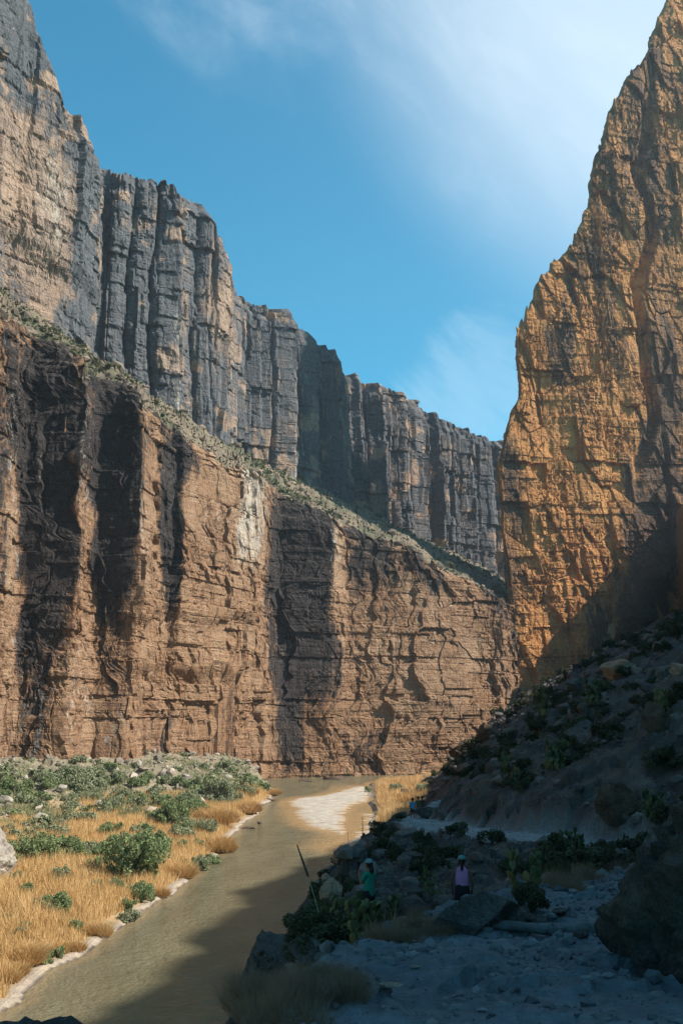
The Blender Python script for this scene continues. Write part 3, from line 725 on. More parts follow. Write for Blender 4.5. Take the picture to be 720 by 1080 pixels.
def base_h(X, Y):
    """ground height without fine relief, and the masks used for colour"""
    shp = X.shape; X = X.ravel(); Y = Y.ravel()
    prof = np.full((len(TY), len(X)), 0.)
    zr = np.zeros(len(X)); k = np.clip(np.searchsorted(TY, Y) - 1, 0, len(TY) - 2)
    wav = .25 * vn(Y * .1, Y * 0, seed=50) * np.clip((Y - 30) / 40, 0, 4)
    for i in range(len(TY) - 1):
        m = k == i
        if not m.any(): continue
        a = RT[TY[i]]; b = RT[TY[i + 1]]
        f = np.clip((Y[m] - TY[i]) / (TY[i + 1] - TY[i]), 0, 1)
        # match break points by order as well as by place: blend the two profiles
        xm = X[m] + wav[m]
        za = np.interp(xm, [p[0] for p in a], [p[1] for p in a]); zb = np.interp(xm, [p[0] for p in b], [p[1] for p in b])
        zr[m] = za * (1 - f) + zb * f
    xs = np.interp(Y, *LSH) + .7 * vn(Y * .16, Y * 0, seed=51) + .35 * vn(Y * .5, Y * 0, seed=52)
    din = xs - X
    zl = np.where(din > 0, .25 * ss(0, .5, din) + .9 * ss(1.0, 3.5, din) + .06 * np.clip(din - 3, 0, 200), -1 * ss(0, -3, din))
    dw, _ = seg_dist(X, Y, LOWC)
    dw2 = dw + 5 * vn(X * .05, Y * .05, seed=53)
    zl = zl + np.where(din > -2, 5.2 * np.clip(1 - dw2 / 34, 0, 1) ** 1.4, 0) * ss(-1, 5, din) * ss(300, 255, Y)
    z = np.where(X < -3 + 0 * Y, np.where(din > -3.2, zl, -1), zr)
    z = np.where((X >= -17) & (Y < 45), zr, z)
    z = np.where((X < 12) & (Y > 260) & (X > -3), np.maximum(zr, -1), z)
    sdb = np.maximum(poly_sd(X, Y, BAR), poly_sd(X, Y, BAR2) * .6 - .4)
    rip = .10 * vn(X * .25, Y * 1.1, seed=54) + .05 * vn(X * .5, Y * 2.6, seed=55)
    bar = -1 + 1.08 * ss(-9, 1.5, sdb) + .1 * ss(0, 6, sdb) + rip * ss(-6, 0, sdb)
    inriv = (z < .4) & (X > -17) & (X < 16) & (Y > 120)
    z = np.where(inriv, np.maximum(z, bar), z)
    # trail
    dt, it = seg_dist(X, Y, TRAIL)
    tz = np.interp(it, np.arange(len(TRAIL)), TRAIL[:, 2]); tw = np.interp(it, np.arange(len(TW)), TW)
    tm = ss(tw + .7, tw - .1, dt + .25 * vn(X * .8, Y * .8, seed=56)) * (X > -12)
    z = z * (1 - tm) + tz * tm
    return z.reshape(shp), tm.reshape(shp), din.reshape(shp), dw.reshape(shp), sdb.reshape(shp)
def height(X, Y, full=False):
    X = np.asarray(X, float); Y = np.asarray(Y, float)
    z, tm, din, dw, sdb = base_h(X, Y)
    right = ss(.5, 2.5, z) * (X > -14) * ((din < 0))
    k = np.clip(np.hypot(X - 1, Y) / 40, .25, 1.6)              # relief grows with distance so that near ground keeps its shape
    rough = right * (1 - tm * .82)
    f1, f2, c, t = cells(X / 2.6, Y / 2.6, 57); g1, g2, c2, t2 = cells(X / .9, Y / .9, 58); h1, h2, c3, t3 = cells(X / .33, Y / .33, 59)
    n = 1.0 * fbm(X * .12, Y * .12, o=4, seed=60) + .75 * t + .6 * (c - .5)
    dz = rough * (k * n * .62 + .22 * (c2 - .5) + .16 * t2 + .10 * (c3 - .5) + .06 * t3 + .3 * fbm(X * .6, Y * .6, o=5, seed=160, g=.6))
    dz += right * tm * (.05 * (c3 - .5) + .13 * fbm(X * .9, Y * .9, o=6, seed=161, g=.68) + .06 * t2)
    left = (din > 0)
    tal = ss(30, 12, dw + 6 * vn(X * .08, Y * .08, seed=62)) * left
    dz += left * (.22 * fbm(X * .15, Y * .15, o=4, seed=63) * ss(1, 5, din)) + tal * (1.0 * (c - .5) + .6 * t + .5 * (c2 - .5) + 1.2 * fbm(X * .2, Y * .2, o=5, seed=162, g=.6))
    far = (din < 0) & (X > -3) & (z > .3) & (z < 2.6) & (Y > 125)
    dz = np.where(far, .25 * fbm(X * .1, Y * .1, o=3, seed=64), dz)
    H = z + dz
    if full: return H, tm, din, dw, sdb, tal, right, c, c2, far
    return H

def axis(segs):
    a = [segs[0][0]]
    for x0, x1, d0, d1 in segs:
        x = x0
        while x < x1:
            f = (x - x0) / (x1 - x0); x = x + d0 * (d1 / d0) ** f; a.append(min(x, x1))
    return np.unique(np.round(a, 5))
ax = axis([(-260, -90, 12, 3), (-90, -24, .8, .4), (-24, -5, .4, .14), (-5, -1.5, .14, .055), (-1.5, 5, .055, .055), (5, 22, .055, .3), (22, 60, .3, .7), (60, 130, .8, 3), (130, 400, 6, 20)])
ay = axis([(-60, 2, 4, .3), (2, 4, .3, .06), (4, 20, .06, .09), (20, 60, .09, .25), (60, 140, .25, .5), (140, 330, .5, 1.2), (330, 700, 3, 25)])
GX, GY = np.meshgrid(ax, ay, indexing='ij')
H, tm, din, dw, sdb, tal, right, cc, cc2, far = height(GX, GY, True)
c_soil = np.array([.050, .042, .036]); c_trail = np.array([.105, .132, .152]); c_scree = np.array([.068, .063, .062]); c_field = np.array([.34, .235, .12])  # soil, trail and scree colours lowered to deepen the shade on the right bank
c_talus = np.array([.21, .18, .125]); c_sand = np.array([.40, .355, .30]); c_wet = np.array([.34, .23, .13]); c_mud = np.array([.18, .13, .08])
def mixc(a, b, f): return a * (1 - f[..., None]) + b * f[..., None]
nn = fbm(GX * .35, GY * .35, o=4, seed=65)
C = mixc(np.broadcast_to(c_soil, GX.shape + (3,)), np.array([.078, .06, .048]), ss(-.1, .35, nn))
C = mixc(C, c_scree, ss(.35, .7, cc) * .8)
C = mixc(C, np.array([.10, .082, .07]), ss(.72, .9, cc2) * .6)
C = mixc(C, c_trail, tm * right * ss(60, 40, GY)); C = mixc(C, np.array([.21, .225, .235]), tm * right * ss(35, 55, GY))
L = (din > 0).astype(float)
C = mixc(C, c_field, L); C = mixc(C, c_talus, tal); C = mixc(C, c_mud * 1.6, L * ss(.25, .5, fbm(GX * .2, GY * .2, o=3, seed=66)) * .4)
beach = L * ss(1.5 + 0 * GX, .6, din + .6 * vn(GX * .3, GY * .12, seed=67))
C = mixc(C, np.array([.33, .27, .21]), beach)
C = mixc(C, c_field * 1.15, far.astype(float))
bar = ss(-.02, .07, H) * ss(-3, 1.5, sdb) * (1 - L) * (GY > 120) * (H < .6)
C = mixc(C, c_wet, ss(-3, -.5, sdb) * (1 - L) * (GY > 120) * (H < .6)); C = mixc(C, c_sand, bar)
under = ss(-.0, -.3, H); C = mixc(C, c_mud, under)
C = C * (1 + .16 * fbm(GX * 1.7, GY * 1.7, o=3, seed=68))[..., None]
g = mk('ground', np.stack([GX, GY, H], -1).reshape(-1, 3), gridF(*GX.shape), m_terrain, False, {'col': C.reshape(-1, 3)})
tag(g, 'canyon floor, river banks and rocky trail slope', None, None, 'structure')

# ---- river
wx = axis([(-60, 20, .8, .5), (20, 140, 1, 4)]); wy = axis([(-60, 60, 8, 1), (60, 340, .6, 1.2), (340, 700, 4, 20)])
WX, WY = np.meshgrid(wx, wy, indexing='ij')
wh = base_h(WX, WY)[0]
shal = ss(-.75, -.02, wh) * (WX > -13) * (WY > 125) + .35 * ss(-.6, 0, wh) * (WX <= -13)
wz = .02 * vn(WX * .35, WY * .35, seed=69)
wo = mk('river_water', np.stack([WX, WY, wz * .5], -1).reshape(-1, 3), gridF(*WX.shape), m_water, True, {'shallow': np.clip(shal, 0, 1).ravel()})
tag(wo, 'slow green brown river along the canyon floor', None, None, 'structure')
print('structure done', len(ax), len(ay))

# ------------------------------------------------------------------ placing things on the ground
def hgt(x, y): return float(height(np.array([float(x)]), np.array([float(y)]))[0])
def place(px, py, y0=5, y1=330, lift=0.0):
    """first ground point met by the sight line through a photo pixel"""
    ys = np.geomspace(y0, y1, 1400); x1, z1 = unproj(px, py, ys)
    h = height(x1, ys); i = np.argmax(z1 < h)
    if not (z1 < h).any(): i = len(ys) - 1
    return float(x1[i]), float(ys[i]), float(h[i]) + lift
def place_water(px, py): x, y = flat_pt(px, py); return x, y, 0.0
def merge(parts):
    n = 0; V = []; F = []; A = []
    for v, f, a in parts: V.append(v); F.append(f + n); A.append(a); n += len(v)
    return np.concatenate(V), np.concatenate(F), np.concatenate(A)

# ---- leaves: a crown of many small faces gathered in clumps
def crown(seed, n=1500, clumps=16, leaf=.07, dome=.85, spread=.34, up=0.0, long=1.9):
    r = np.random.default_rng(seed)
    th = r.uniform(0, 2 * np.pi, clumps); rad = np.sqrt(r.uniform(0, 1, clumps)) * .78; hz = r.uniform(.18, 1, clumps) * np.sqrt(np.clip(1.05 - rad ** 2, .1, 1)) * dome
    cc = np.stack([rad * np.cos(th), rad * np.sin(th), hz], 1); cr = r.uniform(.55, 1.15, clumps) * spread
    k = r.integers(0, clumps, n); d = r.normal(size=(n, 3)); d /= np.linalg.norm(d, axis=1)[:, None]
    q = r.uniform(.35, 1, n) ** .5
    P = cc[k] + d * (cr[k] * q)[:, None]; P[:, 2] = np.abs(P[:, 2])
    a = r.normal(size=(n, 3)) + np.array([0, 0, up]); a /= np.linalg.norm(a, axis=1)[:, None]
    b = np.cross(a, r.normal(size=(n, 3))); b /= np.linalg.norm(b, axis=1)[:, None]
    L = leaf * r.uniform(.6, 1.3, n)[:, None]
    V = np.stack([P - a * L * long * .5 - b * L * .15, P - b * L * .5, P + a * L * long * .5, P + b * L * .5], 1).reshape(-1, 3)
    F = np.arange(4 * n).reshape(-1, 4)
    rnd = np.clip(.5 + .35 * (r.random(clumps)[k] - .5) * 2 + .3 * (r.random(n) - .5), 0, 1)
    return V, F, np.repeat(rnd, 4)
def stems(seed, n=7, h=.75, r0=.025, spread=.45):
    mb = MB(); r = random.Random(seed)
    for i in range(n):
        a = r.uniform(0, 2 * math.pi); e = r.uniform(.2, 1) * spread
        p = [(0.03 * math.cos(a), .03 * math.sin(a), -.12), (e * .35 * math.cos(a), e * .35 * math.sin(a), h * .35), (e * math.cos(a + .3), e * math.sin(a + .3), h * r.uniform(.75, 1))]
        tube(mb, p, [r0, r0 * .75, r0 * .3], 5, .5, cap=False)
    return mb
def blades(seed, n, R_, h, wd, lean=.45, tuft=False):
    r = np.random.default_rng(seed); th = r.uniform(0, 2 * np.pi, n); rad = np.sqrt(r.uniform(0, 1, n)) * R_
    B = np.stack([rad * np.cos(th), rad * np.sin(th), np.zeros(n)], 1)
    hh = h * r.uniform(.55, 1.1, n) * np.sqrt(np.clip(1.08 - (rad / (R_ * 1.05)) ** 2, .12, 1))
    out_ = B / (R_ + 1e-6) * lean + r.normal(size=(n, 3)) * .16; out_[:, 2] = 0
    M_ = B + out_ * hh[:, None] * .45 + np.array([0, 0, 1]) * (hh * .6)[:, None]
    T = B + out_ * hh[:, None] * 1.15 + np.array([0, 0, 1]) * hh[:, None]
    t = r.uniform(0, np.pi, n); w_ = np.stack([np.cos(t), np.sin(t), np.zeros(n)], 1) * wd * r.uniform(.6, 1.2, n)[:, None]
    V = np.stack([B - w_ * .5, B + w_ * .5, M_ + w_ * .35, T, M_ - w_ * .35], 1).reshape(-1, 3)
    i = np.arange(n) * 5
    F = np.concatenate([np.stack([i, i + 1, i + 2, i + 4], 1), np.stack([i + 4, i + 2, i + 3, i + 3], 1)])
    return V, F, np.repeat(np.clip(r.normal(.5, .25, n), 0, 1), 5)
def mkq(name, V, F, A, mat, parent=None, link=True):
    tri = F[:, 2] == F[:, 3]
    # degenerate quads become triangles by mixing polygon sizes
    me = bpy.data.meshes.new(name); Q_ = F[~tri]; T_ = F[tri][:, :3]
    me.vertices.add(len(V)); me.vertices.foreach_set('co', np.asarray(V, np.float32).ravel())
    li = np.concatenate([Q_.ravel(), T_.ravel()]).astype(np.int32)
    me.loops.add(len(li)); me.loops.foreach_set('vertex_index', li)
    st = np.concatenate([np.arange(len(Q_)) * 4, len(Q_) * 4 + np.arange(len(T_)) * 3]).astype(np.int32)
    me.polygons.add(len(st)); me.polygons.foreach_set('loop_start', st); me.update(calc_edges=True)
    at = me.attributes.new('rnd', 'FLOAT', 'POINT'); at.data.foreach_set('value', np.asarray(A, np.float32))
    me.materials.append(mat); o = bpy.data.objects.new(name, me)
    if link: COL.objects.link(o)
    if parent: o.parent = parent
    return o

PROTO = {}
def shrub_meshes(kind, v, rich):
    key = (kind, v, rich)
    if key in PROTO: return PROTO[key]
    mat = {'green': m_green, 'sage': m_sage, 'scrub': m_scrub}[kind]
    n = {0: 420, 1: 1500, 2: 5200}[rich]; lf = {0: .15, 1: .085, 2: .05}[rich]
    cl = {0: 9, 1: 17, 2: 34}[rich]; sp_ = {0: .36, 1: .30, 2: .24}[rich]
    fo = mkq('foliage', *crown(hash((v, rich, len(kind))) % 9999, n, cl, lf, .8 + .15 * (v % 3), sp_), mat, None, False)
    stm = stems(v + 5, 8).build('stem', m_stem, None, True, False)
    PROTO[key] = (fo, stm); return PROTO[key]
def shrub(x, y, z, r, kind, label, group=None, cat='shrub', name='desert_shrub', tall=1.0, rich=1, v=None):
    v = random.randrange(5) if v is None else v
    fo, stm = shrub_meshes(kind, v, rich)
    e = empty(name, (x, y, z - .04 * r), random.uniform(0, 6.28), (r * random.uniform(.9, 1.1), r * random.uniform(.9, 1.1), r * tall))
    tag(e, label, cat, group)
    for p in (fo, stm):
        c = p.copy(); COL.objects.link(c); c.parent = e
    return e

# ---- rocks: cut by planes, then roughened
def rock_mesh(seed, sub=3, cuts=16, flat=(1, 1, .7), rough=.05):
    r = np.random.default_rng(seed); V, F = ICO[sub]; V = V.copy()
    n = r.normal(size=(cuts, 3)); n /= np.linalg.norm(n, axis=1)[:, None]; d = r.uniform(.55, .95, cuts)
    dot = V @ n.T; t = np.where(dot > 1e-3, d / np.maximum(dot, 1e-3), 9); rad = np.minimum(t.min(1), 1.05)
    P = V * rad[:, None] * np.array(flat)
    if sub >= 5:
        kf = 2.6 / max(flat); l_ = np.linalg.norm(P, axis=1)[:, None]; U = P / l_
        f1, f2, c, t = cells(P[:, 0] * kf + P[:, 1] * 1.3, P[:, 2] * kf - P[:, 1] * 1.1, 900 + seed); g1, g2, c2, t2 = cells(P[:, 0] * 7 + P[:, 1] * 3, P[:, 2] * 7 - P[:, 1] * 3, 950 + seed)
        P = P * (1 + (.10 * (c - .5) + .10 * t + .04 * (c2 - .5) + .05 * t2 - .04 * ss(.06, 0, f2 - f1))[:, None])
    if sub >= 3:
        nn_ = fbm(P[:, 0] * 2.2 + seed, P[:, 1] * 2.2, P[:, 2] * 2.2 + .01, 5, seed % 97, .6); P = P * (1 + rough * 2.2 * nn_)[:, None]
    return P, F
def boulder(x, y, z, r, seed, mat, label, group=None, flat=(1, 1, .7), sub=3, sink=.25, rough=.05, rz=0, name='boulder', cat='boulder'):
    P, F = rock_mesh(seed, sub, 16, flat, rough)
    o = mk(name, P * r, F, mat, False)
    o.location = (x, y, z + r * flat[2] * (1 - 2 * sink) * .9); o.rotation_euler = (0, 0, rz)
    return tag(o, label, cat, group)

# ---- scree and rubble, too many to count
def stones(name, pts, rad, mat, label, seed):
    r = np.random.default_rng(seed); V0, F0 = ICO[1]; n = len(pts)
    q = r.normal(size=(n, 4)); q /= np.linalg.norm(q, axis=1)[:, None]
    sc = r.uniform(.55, 1.1, (n, 1, 3)) * rad[:, None, None] * np.array([1, 1, .75]); jit_ = 1 + r.normal(size=(n, len(V0), 1)) * .14
    P = V0[None] * jit_
    w_, x_, y_, z_ = q.T
    Rm = np.stack([np.stack([1 - 2 * (y_ ** 2 + z_ ** 2), 2 * (x_ * y_ - z_ * w_), 2 * (x_ * z_ + y_ * w_)], 1),
                   np.stack([2 * (x_ * y_ + z_ * w_), 1 - 2 * (x_ ** 2 + z_ ** 2), 2 * (y_ * z_ - x_ * w_)], 1),
                   np.stack([2 * (x_ * z_ - y_ * w_), 2 * (y_ * z_ + x_ * w_), 1 - 2 * (x_ ** 2 + y_ ** 2)], 1)], 1)
    P = np.einsum('nij,nkj->nki', Rm, P) * sc + pts[:, None, :]
    F = (F0[None] + (np.arange(n) * len(V0))[:, None, None]).reshape(-1, 3)
    o = mk(name, P.reshape(-1, 3), F, mat, False, {'rnd': np.repeat(r.random(n), len(V0))})
    return tag(o, label, None, None, 'stuff')
def f_stone(lo, hi):
    def f(t, b, N):
        c = N.mix(N.attr('rnd'), lo, hi); n = N.noise(N.obj(), 6, 4, .6)
        c = N.mix(1.0, c, N.mix(N.rng(n, .3, .7), (.7, .7, .7), (1.25, 1.22, 1.2)), 'MULTIPLY'); t.links.new(c, b.inputs['Base Color'])
    return f
m_sc_r = M('scree_shade_dark', f_stone((.035, .032, .031), (.14, .12, .108))); m_sc_l = M('scree_pale', f_stone((.15, .13, .105), (.40, .34, .28)))  # slope stones darkened in colour to deepen the shade there
m_sc_b = M('scree_tan', f_stone((.075, .06, .045), (.24, .185, .135))); m_sc_t = M('trail_gravel', f_stone((.045, .055, .063), (.125, .14, .15)))  # trail gravel colour also lowered to deepen the shade

r_ = np.random.default_rng(11)
n = 26000
yy = np.exp(r_.uniform(np.log(6), np.log(300), n)); uu = r_.uniform(-.25, .46, n); xx = uu * yy
hh, tmm, dn, dww, sdd, tl, rg, c1, c2_, fr = height(xx, yy, True)
ok = (rg > .5) & (tmm < .3) & (fbm(xx * .25, yy * .25, o=3, seed=171) + r_.uniform(-.5, .5, n) > -.15)
xx, yy, hh = xx[ok], yy[ok], hh[ok]
rad = yy * r_.pareto(1.9, len(yy)).clip(0, 8) * .0016 + yy * .0011; rad = rad.clip(.015, 1.3)
ok = ~((rad > .22) & (yy > 66) & (yy < 125) & (seg_dist(xx, yy, TRAIL)[0] < 6)) & ~((yy < 11) & (rad > .12)); xx, yy, hh, rad = xx[ok], yy[ok], hh[ok], rad[ok]
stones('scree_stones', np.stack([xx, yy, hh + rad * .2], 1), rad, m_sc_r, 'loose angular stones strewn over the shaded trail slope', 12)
n = 9000
yy = np.exp(r_.uniform(np.log(5), np.log(95), n)); it = r_.uniform(-1.5, 1.5, n)
tx = np.interp(yy, TRAIL[:, 1], TRAIL[:, 0]); xx = tx + it * 1.25
ok = yy < 44; xx, yy = xx[ok], yy[ok]; n = len(xx)
hh = height(xx, yy); rad = (yy * .0010 * (1 + r_.pareto(1.7, n).clip(0, 9))).clip(.005, .22)
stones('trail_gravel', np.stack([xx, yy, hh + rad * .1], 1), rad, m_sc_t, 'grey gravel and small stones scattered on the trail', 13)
n = 9000
yy = r_.uniform(100, 275, n); xx = r_.uniform(-110, -18, n)
hh, tmm, dn, dww, sdd, tl, rg, c1, c2_, fr = height(xx, yy, True)
ok = (dn > 3) & ((dww < 30 + 10 * vn(xx * .1, yy * .1, seed=172)) | (r_.random(n) < .05)) & (dww > 1); xx, yy, hh = xx[ok], yy[ok], hh[ok]
rad = (.16 + .16 * r_.pareto(2.1, len(yy))).clip(.1, 1.5)
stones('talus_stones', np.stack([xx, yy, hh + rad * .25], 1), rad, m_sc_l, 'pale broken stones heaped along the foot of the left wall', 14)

# ---- boulders
def bpx(px, py, wpx, seed, mat, label, flat=(1, 1, .8), sub=3, sink=.25, rough=.05, rz=0, y0=5, name='boulder', cat='boulder', group=None, y1=330):
    x, y, z = place(px, py, y0, y1); r = wpx * y / FPX
    return boulder(x, y + r * .4, z, r, seed, mat, label, group, flat, sub, sink, rough, rz, name, cat)
bpx(656, 712, 21, 3, m_rock_t, 'large tan boulder on the slope right at the foot of the golden cliff', (1.1, 1, .62), 5)
bpx(613, 730, 15, 4, m_rock_d, 'blocky grey boulder among scrub near the cliff corner on the right slope', (1.1, .9, .7), 5)
bpx(690, 782, 15, 5, m_rock_b, 'tall brown boulder standing on the shaded slope, halfway up the right side', (.9, .9, 1.2), 5)
bpx(714, 712, 10, 6, m_rock_t, 'tan boulder on the slope at the right edge, above the tall brown one', (1, 1, .9), 5)
bpx(489, 800, 15, 7, m_rock_b, 'dark leaning rock slab at the left foot of the slope above the golden field', (1.2, .8, .8), 5, .2)
bpx(515, 780, 14, 8, m_rock_b, 'dark pointed rock on the ridge in front of the canyon corner', (1.1, .9, .8), 5, .2)
bpx(500, 806, 8, 9, m_rock_d, 'small grey rock below the two dark rocks on the ridge', (1, 1, .7))
bpx(656, 868, 22, 10, m_rock_b, 'brown rock outcrop beside the big prickly pear above the upper trail', (1, .9, 1.15), 5, .2, .06)
bpx(453, 861, 12, 11, m_rock_d, 'grey leaning slab beside the far bend of the trail, in front of the far hikers', (1.5, .8, .45), 5, .2, .05, .35)
bpx(468, 864, 7, 12, m_rock_d, 'knobbly grey rock on the uphill side of the far trail bend', (1, 1, .8))
bpx(352, 952, 13, 13, m_rock_t, 'pinkish tan rock on the brink above the water, left of the hiker in green', (1, 1, 1.1), 5, .2, .08)
bpx(343, 935, 8, 14, m_rock_t, 'small tan rock at the outermost tip of the brink above the water', (1, 1, 1), 3)
bpx(376, 912, 12, 15, m_rock_d, 'grey rock behind the head of the hiker in green', (1.2, 1, .8), 5)
bpx(404, 905, 10, 16, m_rock_d, 'grey rock on the slope right of the hiker in green', (1.2, 1, .6))
bpx(508, 984, 36, 17, m_rock_d, 'large blue grey angular boulder beside the trail, below the hiker in pink', (1.25, .8, .72), 6, .22, .05, .2)
bpx(545, 975, 14, 18, m_rock_d, 'smaller grey boulder leaning on the right of the large angular boulder', (1, .9, .9), 5, .25)
bpx(566, 976, 11, 19, m_rock_d, 'low grey rock at the trail edge just above the log', (1.2, 1, .6), 5)
bpx(590, 968, 8, 20, m_rock_d, 'small flat grey rock on the trail beyond the log', (1.3, 1, .5), 3)
bpx(615, 990, 8, 21, m_rock_d, 'fist shaped grey stone at the right end of the log', (1.2, 1, .7), 3)
bpx(438, 1022, 4, 23, m_rock_w, 'white stone lying on the bare near part of the trail', (1.3, 1, .5), 3, .3, .05, 0, 3)
bpx(411, 1042, 9, 24, m_rock_w, 'flat pale stone set in the trail near the bottom of the picture', (1.6, .8, .3), 3, .3, .05, 0, 3)
bpx(284, 1030, 34, 25, m_rock_d, 'large grey rock among dry grass at the lower left of the near slope', (1, 1, .95), 5, .3, .07)
bpx(330, 1010, 22, 26, m_rock_d, 'grey rock half hidden in grass left of the trail', (1.1, 1, .7), 5, .3, .07)
o = boulder(-2.75, 9.6, 12.62, 1.5, 27, m_rock_d, 'dark rock jutting up at the bottom left edge over the river', None, (1.0, 1.1, 1.0), 5, .1, .06)
# outcrop that closes the near trail on the right
P, F = rock_mesh(31, 6, 22, (1, 1, 1), .05)
P = P * np.array([1.75, 2.6, 2.15]); U = P / np.linalg.norm(P, axis=1)[:, None]
f1, f2, c, t = cells(P[:, 1] * 1.5 + P[:, 0], P[:, 2] * 1.5, 186); g1, g2, c2, t2 = cells(P[:, 1] * 4 + P[:, 0] * 2, P[:, 2] * 4, 187)
P += U * (.30 * fbm(P[:, 0] * .9, P[:, 1] * .9, P[:, 2] * .9, 7, 180, .62) + .16 * (c - .5) + .14 * t + .05 * (c2 - .5) + .06 * t2)[:, None]
o = mk('rock_outcrop', P, F, M('rock_rough_brown', f_rock((.05, .042, .038), (.12, .098, .084), (.17, .15, .138))), False); o.location = (3.72, 8.1, 16.1); o.rotation_euler = (0, .1, .15)
tag(o, 'massive rough rock outcrop rising on the right of the near trail', 'rock')
P, F = rock_mesh(33, 5, 20, (1, 1, 1), .08); o = mk('rock_outcrop', P * np.array([1.2, 1.5, 1.0]), F, m_rock_d, False); o.location = (5.0, 14.2, 15.9)
tag(o, 'grey rock shoulder beyond the massive outcrop at the trail bend', 'rock')
# left bank
x, y, z = place(4, 930); boulder(x - 1.6, y, z, 4.2, 41, m_rock_w, 'huge white boulder at the left edge beside the golden grass', None, (.9, 1, .9), 5, .2, .07)
for px, py, wpx, sd_, lab in [(41, 868, 9, 42, 'white boulder above the green thicket near the left edge'), (20, 862, 7, 43, 'pale boulder left of the white boulder above the thicket'),
                              (28, 876, 6, 44, 'small pale boulder just below the white one near the left edge'), (4, 848, 8, 45, 'pale boulder on the talus at the far left edge'),
                              (146, 808, 5, 46, 'squarish tan block standing at the top of the talus under the left wall'), (64, 838, 6, 47, 'pale tilted block in the scrub of the left talus'),
                              (92, 834, 7, 48, 'long pale slab tilted on the talus'), (172, 818, 6, 49, 'pale block under the left wall, right of the squarish one'), (195, 822, 5, 50, 'rounded pale rock on the right part of the left talus'),
                              (188, 832, 4, 51, 'low pale rock in the bushes at the right end of the left talus'), (118, 815, 6, 52, 'grey block high on the talus in the middle'), (240, 822, 4, 53, 'last pale rock of the talus before the river')]:
    bpx(px, py, wpx, sd_, m_rock_w, lab, (1.2, .8, .8), 3, .2, .06, random.uniform(0, 3), 90)
x, y, z = place_water(262, 874); boulder(x, y, -.1, .8, 61, m_rock_b, 'dark flat rock standing in the shallow river', None, (1.5, .8, .45), 3)
x, y, z = place_water(274, 869); boulder(x, y, -.05, .45, 62, m_rock_b, 'small dark rock in the river, upstream of the flat one', None, (1, .8, .9), 3)
x, y, z = place_water(282, 845); boulder(x, y, 0, 1.3, 63, m_rock_b, 'dark rock at the waterline below the last golden clump', None, (1.6, .9, .4), 3)
for px, py, wm, lab in [(322, 824, 1.6, 'wet dark rock at the foot of the wall in the shaded far water'), (352, 822, 2.6, 'long dark ledge rock in the shaded far water')]:
    x, y, z = place_water(px, py); boulder(x, y, -.1, wm, int(px), m_rock_b, lab, None, (1.6, .8, .3), 3)

# ---- far and near grass
def field(name, n, ok_fn, xr, yr, h, wd, mat, label, seed):
    r = np.random.default_rng(seed); x = r.uniform(*xr, n); y = r.uniform(*yr, n)
    H_, tm_, dn_, dw_, sd_, tl_, rg_, a_, b_, fr_ = height(x, y, True)
    ok = ok_fn(x, y, H_, dn_, dw_, fr_, r.random(n)); x, y, H_ = x[ok], y[ok], H_[ok]; n = len(x)
    clump = fbm(x * .35, y * .35, o=3, seed=seed)
    hh = h * r.uniform(.5, 1.1, n) * (1 + .7 * clump); t = r.uniform(0, np.pi, n); w_ = np.stack([np.cos(t), np.sin(t), t * 0], 1) * (wd * r.uniform(.6, 1.3, n))[:, None]
    B = np.stack([x, y, H_ - .05], 1); T = B + np.stack([r.normal(0, .28, n) * hh, r.normal(0, .28, n) * hh, hh], 1)
    V = np.stack([B - w_ / 2, B + w_ / 2, T], 1).reshape(-1, 3); F = np.arange(3 * n).reshape(-1, 3)
    o = mk(name, V, F, mat, False, {'rnd': np.repeat(np.clip(.5 + .8 * clump + r.normal(0, .2, n), 0, 1), 3)})
    return tag(o, label, None, None, 'stuff')
gz = lambda x, y: fbm(x * .07, y * .05, o=3, seed=190)
field('golden_grass', 520000, lambda x, y, H_, dn, dw, fr, q: (dn > 1.0 + .6 * vn(x * .3, y * .12, seed=67)) & (dw > 22) & (gz(x, y) + .6 * ss(30, 10, dn) + .8 * ss(120, 95, y) > -.3) & (q < np.clip(90 / y, .3, 1)),
      (-75, -15), (55, 262), 1.15, .07, m_gold, 'tall golden dry grass covering the left river bank', 21)
field('golden_grass', 110000, lambda x, y, H_, dn, dw, fr, q: fr & (H_ > .6), (3, 40), (128, 315), 1.3, .11, m_gold, 'golden dry grass on the point bar beyond the sand', 22)
field('low_herbs', 260000, lambda x, y, H_, dn, dw, fr, q: (dn > 5) & (dw > 3) & (dw < 34) & (gz(x * 2.7, y * 2.7) > -.1), (-110, -18), (90, 275), .75, .10, m_herb, 'low green herbs growing through the left talus', 23)
field('dry_tussock', 60000, lambda x, y, H_, dn, dw, fr, q: (dn < 0) & (H_ > 8) & (fbm(x * .5, y * .5, o=3, seed=191) > .22) & (q < 1) & (seg_dist(x, y, TRAIL)[0] > 1.3), (-4, 26), (8, 110), .34, .022, m_straw, 'dry pale grass among the stones of the shaded slope', 24)

